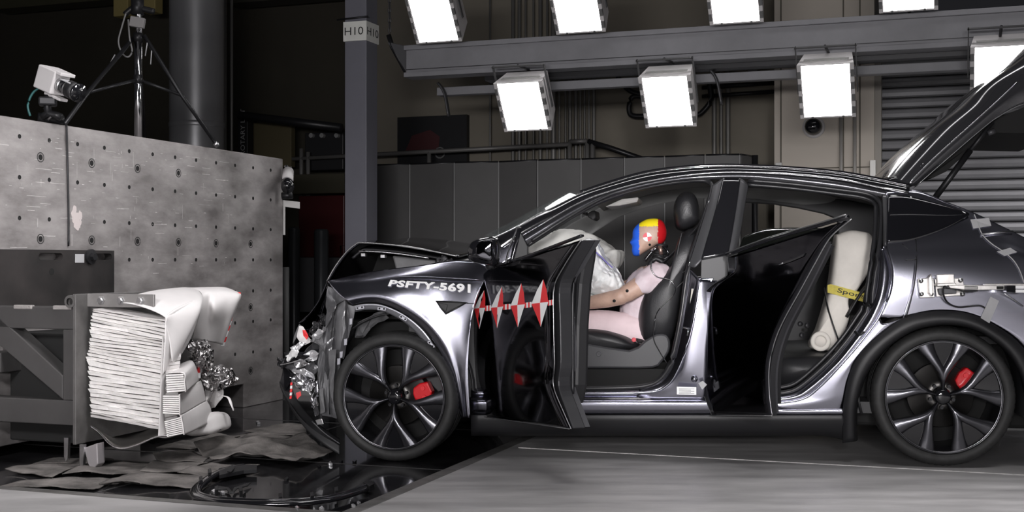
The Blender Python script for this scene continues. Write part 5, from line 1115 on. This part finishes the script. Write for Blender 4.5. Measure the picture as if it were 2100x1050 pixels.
# ---- tape and wiring on the quarter panel
QV, QF = patchg([ks(q_top, .0), ks(q1, -.006), ks(q2, -.010), ks(q3, -.012), ks(q4, -.006), ks(q5, .0), ks(q6, .004)], 6, 5); QB = BVHTree.FromPolygons([CAR.wd(p) for p in QV], QF)
for pix in ([(1990, 450), (2028, 447), (2033, 463), (1996, 469)], [(2044, 516), (2072, 508), (2086, 517), (2060, 525)], [(2031, 608), (2049, 617), (2029, 663), (2011, 652)]):
    P = [onto(QB, a, b, .012) or CAR.wd(KS(a, b, -.03)) for a, b in pix]; new('tape_strip', P, [(0, 1, 2, 3)], tape, car, solid=.001, label='grey tape holding a wire')
tube('wire', [onto(QB, a, b, .012) or CAR.wd(KS(a, b, -.02)) for a, b in ((1998, 440), (2003, 452), (2014, 480), (2034, 500), (2052, 512), (2075, 530), (2090, 552), (2100, 580))], .003, M('wire_grey', (.45, .45, .45), .5), car, None, 6, 4)
tube('probe_rod', [onto(QB, 2012, 481, .015) or CAR.wd(KS(2012, 481)), onto(QB, 2078, 474, .015) or CAR.wd(KS(2078, 474, -.02))], .0045, silver, car, None, 8)

# ================================================================== THINGS ON AND IN THE CAR
mbk = thing('measuring_bracket', CAR.wd(K(1935, 590, -.05)), 'bare aluminium sensor bracket with long arm on the rear quarter', 'bracket')
alu = M('bare_aluminium', (.62, .60, .58), .38, .9, var=.15, vscale=25)
def mp(name, pix, v0, v1, m_=alu, bv=.003): return prism(name, pix, v0, v1, m_, mbk, CAR, bv)
mp('base_plate', [(1882, 572), (1915, 570), (1917, 610), (1887, 611)], -.045, -.03); mp('base_plate', [(1917, 572), (1975, 570), (1980, 606), (1920, 609)], -.04, -.03)
mp('upright', [(1904, 570), (1911, 562), (1914, 600), (1910, 608), (1905, 600)], -.10, -.04); mp('block', [(1921, 563), (1957, 562), (1958, 582), (1922, 582)], -.07, -.04)
mp('shelf', [(1922, 582), (1960, 580), (1962, 586), (1922, 587)], -.13, -.04); mp('clamp_block', [(1924, 592), (1962, 590), (1962, 602), (1926, 604)], -.08, -.04, dgrey)
mp('arm', [(1945, 585), (1980, 584), (2010, 585), (2060, 585), (2060, 594), (2008, 595), (1978, 594), (1948, 591)], -.16, -.12); mp('arm_cover', [(1978, 586), (2006, 587), (2006, 594), (1978, 593)], -.166, -.16, M('alu_bright', (.78, .77, .75), .2, 1))
mp('top_rail', [(2020, 582), (2110, 582), (2110, 586), (2020, 586)], -.15, -.10); mp('sensor', [(2064, 586), (2084, 586), (2084, 601), (2064, 599)], -.17, -.10, blackg); mp('slot', [(2044, 587), (2058, 587), (2058, 593), (2044, 593)], -.163, -.158, holem, 0)
for y in (586, 594): mp('sensor_label', [(2083, y), (2100, y), (2100, y+6), (2083, y+6)], -.175, -.10, white, 0)
for a, b in ((1889, 576), (1908, 575), (1890, 603), (1910, 603), (1929, 574), (1949, 572), (1945, 578), (1970, 575), (1974, 603), (1930, 602)):
    q = K(a, b, -.05); V, f = latheg([(.0005, -.012), (.007, -.012), (.008, .0), (.012, .002), (.012, .02)], 10); new('screw', [(x+q[0], y+q[1], z+q[2]) for x, y, z in V], f, silver, mbk, True, CAR)
tube('cable', [K(a, b, v_) for a, b, v_ in ((1948, 590, -.14), (1936, 588, -.13), (1935, 605, -.10), (1945, 622, -.05), (1965, 630, -.03), (1990, 628, -.02), (2010, 627, -.02), (2020, 632, -.02))], .005, blackg, mbk, CAR, 6, 5)
tube('cable', [K(a, b, v_) for a, b, v_ in ((2005, 596, -.14), (1975, 597, -.14), (1955, 590, -.14))], .005, blackg, mbk, CAR, 6, 4)
tube('arm_wire', [K(2060, 602, -.1), K(2080, 615, -.06), K(2098, 628, -.04)], .003, silver, mbk, CAR, 6)
# ---- white foam figure on the rear seat
ff_ = thing('foam_figure', CAR.wd(K(1740, 700, .6)), 'white foam child sized ballast figure strapped on the rear seat', 'foam figure')
inflate('foam_body', [(1716, 489), (1724, 479), (1745, 472), (1766, 473), (1793, 484), (1792, 540), (1786, 556), (1758, 600), (1742, 616), (1744, 650), (1739, 672), (1728, 702), (1716, 722), (1690, 720), (1662, 714), (1676, 684), (1690, 640), (1698, 610), (1706, 570)], .56, .15, foamw, ff_, CAR, 5, 14, 3, vtrace=.42)
V, f = latheg([(.03, -.004), (.036, -.012), (.05, -.012), (.055, 0)], 24); q = K(1683, 700, .405); new('moulded_ring', [(x+q[0], y+q[1], z+q[2]) for x, y, z in V], f, foamw, ff_, True, CAR)
st = prism('yellow_strap', [(1697, 584), (1705, 583), (1778, 603), (1774, 620), (1697, 600)], .395, .402, strapy, ff_, CAR, 0, 'yellow printed strap around the foam figure')
q0, q1_, q2_ = [CAR.wd(K(a, b, .393)) for a, b in ((1716, 602), (1772, 616), (1719, 590))]
text3('strap_text', 'Spons', q0, q1_-q0, q2_-q0, mark, st, .01)
# ---- crash test dummy
dm = thing('crash_test_dummy', CAR.wd(K(1335, 690, .52)), 'seated crash test dummy with painted head, pink shirt and shorts', 'dummy')
def caps(chains, nseg=5):
    out = []
    for ch in chains:
        P = [Vector(CAR.at(a, b, v_)) for a, b, v_, r, *s in ch]; Rr = [c[3] for c in ch]; Sx = [c[4] if len(c) > 4 else 1 for c in ch]
        pts = [(P[0]-(P[1]-P[0]).normalized()*Rr[0]*.8, Rr[0]*.55, Sx[0])]
        for i in range(len(P)-1):
            for j in range(nseg): t = j/nseg; pts.append((P[i].lerp(P[i+1], t), Rr[i]+(Rr[i+1]-Rr[i])*t, Sx[i]+(Sx[i+1]-Sx[i])*t))
        pts.append((P[-1], Rr[-1], Sx[-1])); pts.append((P[-1]+(P[-1]-P[-2]).normalized()*Rr[-1]*.8, Rr[-1]*.55, Sx[-1]))
        V = []; k_ = 16
        for i, (p, r, sx_) in enumerate(pts):
            t = pts[min(i+1, len(pts)-1)][0]-pts[max(i-1, 0)][0]; t.normalize(); yv = Vector((0, 1, 0)); a = (yv-t*t.dot(yv)).normalized(); b = t.cross(a)
            for j in range(k_): q = 2*math.pi*j/k_; V.append(p+a*math.cos(q)*r*sx_+b*math.sin(q)*r)
        f = gridf(len(pts), k_, True)+[tuple(range(k_))[::-1], tuple((len(pts)-1)*k_+j for j in range(k_))]
        out.append((V, f))
    return join(out)
def fused(name, chains, m_, vox, parent, amp=0, sc_=8):
    V, f = caps(chains); o = new(name, V, f, m_, parent, True, CAR)
    r = o.modifiers.new('fuse', 'REMESH'); r.mode = 'VOXEL'; r.voxel_size = vox; r.use_smooth_shade = True
    s_ = o.modifiers.new('soft', 'SMOOTH'); s_.factor = .5; s_.iterations = 4
    if amp:
        tx = bpy.data.textures.new(name, 'CLOUDS'); tx.noise_scale = .05; d_ = o.modifiers.new('folds', 'DISPLACE'); d_.texture = tx; d_.strength = amp; d_.mid_level = .5
    return o
VC = .52
body = [[(1322, 684, VC, .115, 1.35), (1308, 640, VC, .105, 1.25), (1326, 588, VC, .118, 1.3), (1346, 560, VC, .088, 1.9), (1350, 542, VC, .05)],
        [(1352, 562, .32, .058), (1318, 582, .29, .055), (1284, 603, .27, .050)], [(1276, 608, .27, .047), (1240, 616, .29, .044), (1200, 622, .32, .036), (1178, 624, .33, .034)],
        [(1178, 624, .33, .036, .6), (1160, 622, .34, .030, .5)],
        [(1352, 562, .72, .055), (1290, 590, .76, .05), (1225, 610, .74, .04), (1180, 600, .70, .03)],
        [(1330, 682, .42, .085), (1250, 668, .40, .078), (1165, 660, .38, .062), (1130, 740, .38, .055), (1105, 800, .38, .042), (1080, 812, .38, .04)],
        [(1330, 682, .62, .085), (1250, 668, .64, .078), (1165, 660, .66, .062), (1130, 740, .66, .055), (1105, 800, .66, .042), (1080, 812, .66, .04)]]
fused('body', body, skin, .009, dm)
for i in range(4):                                     # fingers of the near hand, curled towards the wheel
    v_ = .31+i*.018; tube('finger', [K(1166, 619+i*2, v_), K(1150, 616+i*3, v_), K(1142, 624+i*3, v_+.01), K(1150, 632+i*2, v_+.02)], [.010, .0095, .009, .008], skin, dm, CAR, 8)
tube('thumb', [K(1172, 616, .30), K(1160, 606, .30), K(1150, 604, .31)], [.011, .010, .009], skin, dm, CAR, 8)
fused('shirt', [[(1314, 668, VC, .108, 1.5), (1308, 640, VC, .108, 1.5), (1326, 590, VC, .122, 1.5), (1346, 564, VC, .096, 1.95), (1350, 551, VC, .06, 1.3)], [(1352, 563, .33, .075), (1326, 577, .29, .068), (1318, 582, .285, .066)], [(1352, 563, .71, .07), (1318, 580, .76, .066)]], shirtm, .010, dm, .014)
fused('shorts', [[(1334, 684, VC, .118, 1.4), (1326, 672, VC, .10, 1.4)], [(1325, 680, .42, .092), (1250, 668, .40, .088), (1196, 664, .385, .078)], [(1325, 680, .62, .092), (1250, 668, .64, .088), (1196, 664, .655, .078)]], pantm, .010, dm, .008)
rot_in('shirt_hem', [(1250, 655), (1278, 650), (1300, 655), (1306, 668), (1285, 672), (1262, 664)], .40, .05, shirtm, 2.5, crumple(.012, 14, 3)); setp(bpy.data.objects['shirt_hem'], dm)
for a, b, v_ in ((1286, 596.5, .219), (1259.5, 617, .226)):
    q = K(a, b, v_); V, f = latheg([(.0005, -.002), (.0085, -.002), (.0085, .012)], 16); new('joint_hole', [(x+q[0], y+q[1], z+q[2]) for x, y, z in V], f, holem, dm, True, CAR)
hp = [(1311, 458), (1326, 450), (1340, 448), (1352, 449.5), (1361, 456), (1366.5, 470), (1367, 482), (1364, 493), (1357, 500), (1348, 502), (1334, 510), (1318, 520), (1310, 525), (1300, 524), (1296, 515), (1296, 505), (1292, 497), (1297, 488), (1298, 474), (1303, 465)]
P = [K(a, b, VC) for a, b in hp]; HV, HF = inflateg([(p[0], p[2]) for p in P], VC, .078, 2.6, 44, 10)
ub, uy, ur = K(1310.5, 490, .45)[0], K(1349, 490, .45)[0], 0; wy = K(1330, 464, .45)[2]
mid = []
for fc in HF:
    c = sum((Vector(HV[i]) for i in fc), Vector())/4; jit = .004*noise.noise(c*90)
    lim = wy+.02*(abs(c.y-VC)/.08)*0
    mid.append(1 if c.x < ub+jit else 3 if c.x > uy else 2 if c.z > wy+jit else 0)
hd = new('head', HV, HF, [skin, blue, yellow, redp], dm, True, CAR, mid=mid, label='dummy head painted blue, yellow and red')
def ring(cx, cz, vv, r, a0, a1): return [(cx, vv, cz)]+[(cx+r*math.cos(R(a0+(a1-a0)*i/8)), vv, cz+r*math.sin(R(a0+(a1-a0)*i/8))) for i in range(9)]
c0 = K(1327.5, 486, .444); HBV = BVHTree.FromPolygons([CAR.wd(p) for p in HV], HF)
for i in range(4):
    pts = [onto(HBV, 1327.5+9*r_*math.cos(R(a)), 486-9*r_*math.sin(R(a)), .003) for r_, a in [(0, 0)]+[(1, i*90+8+k_*11.25) for k_ in range(9)]]
    if all(pts): new('head_target', pts, [tuple(range(10))], M('target_pink', (.75, .12, .14), .6) if i % 2 else white, hd, solid=.0006)
pts = [onto(HBV, 1332.5+2.6*math.cos(a), 502+2.6*math.sin(a), .003) for a in [k_*math.pi/6 for k_ in range(12)]]
if all(pts): new('head_hole', pts, [tuple(range(12))], holem, hd, solid=.0006)
n0, n1 = Vector(K(1356, 500, VC)), Vector(K(1350, 540, VC))
for i in range(5):
    a = n0.lerp(n1, i/5); b = n0.lerp(n1, (i+.75)/5); new('neck_disc', *tubeg([a, b], .040, 20), blackp, dm, True, CAR)
tube('neck_core', [n0, n1], .028, dgrey, dm, CAR, 12); tube('neck_bracket', [K(1340, 512, .46), K(1332, 522, .46), K(1322, 535, .46)], .012, blackg, dm, CAR, 8, 3)
tube('neck_bracket', [K(1336, 514, .45), K(1348, 508, .44)], .010, chrome, dm, CAR, 8); tube('neck_bracket', [K(1354, 504, .45), K(1356, 522, .45)], .012, M('copper_tint', (.42, .28, .24), .35, .8), dm, CAR, 8)
tube('neck_cable', [K(1360, 505, .47), K(1368, 512, .46), K(1370, 525, .46), K(1360, 532, .46)], .006, blackg, dm, CAR, 8, 4)
tube('neck_bracket', [K(1330, 545, .45), K(1345, 530, .44), K(1368, 545, .45)], .014, blackp, dm, CAR, 8, 3)
tube('lap_belt', [K(1300, 668, .40), K(1308, 690, .36), K(1318, 706, .30)], .024, blackp, dm, CAR, 6, 3, rz=.006)
pts, ff2 = latheg([(.0005, -.003), (.012, -.003), (.013, .004)], 16); q = K(1300, 697, .29); new('buckle_target', [(x+q[0], y+q[1], z+q[2]) for x, y, z in pts], ff2, MATS['target_pink'], dm, True, CAR)

# ================================================================== FLOOR LITTER
def matpix(pix, z, amp, seed, label):
    bm = bmesh.new(); vs = [bm.verts.new(G(a, b, z)) for a, b in pix]; fc = bm.faces.new(vs); bmesh.ops.triangulate(bm, faces=[fc])
    for _ in range(4): bmesh.ops.subdivide_edges(bm, edges=bm.edges[:], cuts=1, use_grid_fill=True)
    for v_ in bm.verts:
        n_ = noise.noise(v_.co*3.2+Vector((seed*2.7, seed, 0)))+.5*noise.noise(v_.co*9+Vector((seed, 0, seed)))
        v_.co.z = z+max(0.0, .5+n_)*amp
    bmesh.ops.recalc_face_normals(bm, faces=bm.faces[:])
    me = bpy.data.meshes.new('absorbent_mat'); bm.to_mesh(me); bm.free(); me.materials.append(matm); me.polygons.foreach_set('use_smooth', [True]*len(me.polygons))
    o = bpy.data.objects.new('absorbent_mat', me); COL.objects.link(o); s_ = o.modifiers.new('solid', 'SOLIDIFY'); s_.thickness = .005; s_.offset = 1
    return tag(o, label, 'mat', 'absorbent mats on the dark floor')
MT = [([(67, 955), (123, 942), (203, 945), (233, 948), (160, 957)], 'small dark grey mat, farthest back below the rig foot'),
      ([(10, 967), (70, 955), (173, 955), (127, 977), (107, 983)], 'dark grey mat at the left, in the second row from the floor edge'),
      ([(127, 975), (177, 953), (253, 948), (320, 952), (300, 973), (233, 978)], 'dark grey mat lying right below the bent sheet of the barrier'),
      ([(287, 973), (317, 950), (427, 952), (363, 973)], 'dark grey mat left of the black ring trim, in the middle row'),
      ([(-10, 1000), (43, 987), (187, 980), (247, 982), (193, 1008)], 'dark grey mat at the far left, nearest the concrete edge'),
      ([(203, 997), (253, 980), (407, 977), (427, 983), (393, 1002)], 'dark grey mat nearest the concrete edge, left of the ring trim'),
      ([(363, 975), (433, 950), (533, 957), (443, 980)], 'dark grey mat partly under the back of the ring trim'),
      ([(397, 927), (477, 913), (567, 910), (627, 910), (683, 933), (643, 947), (607, 962), (553, 952), (500, 946), (433, 947)], 'large rumpled dark mat in front of the front wheel'),
      ([(390, 923), (443, 897), (510, 893), (480, 917)], 'dark grey mat just behind the rumpled mat, left half'),
      ([(483, 907), (510, 893), (633, 897), (630, 910)], 'narrow dark mat just behind the rumpled mat, right half'),
      ([(500, 892), (567, 873), (627, 877), (630, 897)], 'dark grey mat farthest back, below the hanging front lip'),
      ([(313, 933), (393, 930), (430, 940), (417, 950), (323, 948)], 'dark wet looking mat below the crushed cylinder'),
      ([(320, 918), (440, 893), (493, 897), (393, 922)], 'dark mat under the right end of the deformable barrier')]
for i, (pix, lab) in enumerate(MT): matpix(pix, PZ+.002+.004*(i % 4), .055 if i == 7 else .02, i, lab)
rg = thing('arch_trim', G(560, 1000, PZ), 'torn black curved wheel arch trim lying on the dark floor', 'car trim')
rp = [(500, 956), (470, 962), (440, 974), (418, 988), (405, 1000), (402, 1010), (412, 1020), (440, 1027), (480, 1031), (540, 1033), (600, 1032), (660, 1027), (710, 1016), (755, 1000)]
pth = [G(a, b, PZ+.03) for a, b in rp]; tube('trim_strip', pth, .028, blackg, rg, None, 8, 5, rz=.014)
tube('trim_rib', [p+Vector((0, .02, .012)) for p in pth[4:]], .007, blackg, rg, None, 6, 5)
def gp(name, pix, z, h, m_, parent, bv=.002):
    P = [G(a, b, z) for a, b in pix]; n = len(P); V = P+[p+Vector((0, 0, h)) for p in P]; f = [tuple(range(n))[::-1], tuple(range(n, 2*n))]+[(i, (i+1) % n, (i+1) % n+n, i+n) for i in range(n)]
    return new(name, V, f, m_, parent, False, None, bv)
gp('trim_flange', [(446, 998), (470, 1002), (476, 1010), (480, 1002), (516, 990), (508, 998), (486, 1004), (480, 1012), (470, 1012), (464, 1005), (446, 1006)], PZ+.012, .006, blackp, rg); gp('trim_tab', [(466, 968), (470, 958), (478, 954), (481, 962), (474, 970)], PZ+.05, .006, blackp, rg)
gp('trim_block', [(448, 968), (505, 960), (527, 961), (527, 970), (500, 972), (450, 982)], PZ+.022, .02, blackp, rg); gp('trim_end', [(745, 1000), (756, 996), (768, 1004), (758, 1010)], PZ+.02, .03, blackm, rg)
for a, b in ((412, 994), (430, 978), (494, 1016), (444, 1014), (575, 1029), (690, 1016), (640, 1027)): gp('trim_clip', [(a-4, b-4), (a+3, b-6), (a+4, b+3), (a-3, b+4)], PZ+.025, .03, blackm, rg)
rd = random.Random(5)
deb = [(676, 953, 'pale'), (700, 948, 'dark'), (655, 958, 'dark'), (728, 948, 'dark'), (438, 1011, 'pale'), (455, 1013, 'pale'), (725, 1040, 'pale'), (735, 1035, 'pale'), (528, 868, 'pale'), (640, 868, 'dark'), (588, 985, 'dark'), (498, 1015, 'dark'), (660, 1046, 'pale'), (610, 1044, 'pale')]
for i, (a, b, k_) in enumerate(deb):
    pix = [(a+rd.uniform(-6, -2), b+rd.uniform(-1, 2)), (a+rd.uniform(-2, 2), b-rd.uniform(2, 4)), (a+rd.uniform(3, 7), b+rd.uniform(-1, 2)), (a, b+rd.uniform(2, 4))]
    o = gp('debris_shard', pix, PZ+.001 if b < 1040 else .001, .012, lens_ if k_ == 'pale' else blackg, None, .001)
    where = {0: 'closest to the front tyre', 1: 'right of the pale shard by the tyre', 2: 'at the tip of the rumpled mat', 3: 'directly below the front tyre', 4: 'inside the ring trim, left of two', 5: 'inside the ring trim, right of two', 6: 'at the pit edge, left of two below the tyre', 7: 'at the pit edge, right of two below the tyre', 8: 'far back between barrier and car', 9: 'under the hanging front lip', 10: 'in the middle of the ring trim', 11: 'by the front strip of the ring trim', 12: 'on the near edge, right of two', 13: 'on the near edge, left of two'}[i]
    tag(o, f"{'tiny clear broken lamp' if k_ == 'pale' else 'tiny black broken plastic'} shard {where}", 'debris', 'broken shards on the floor')
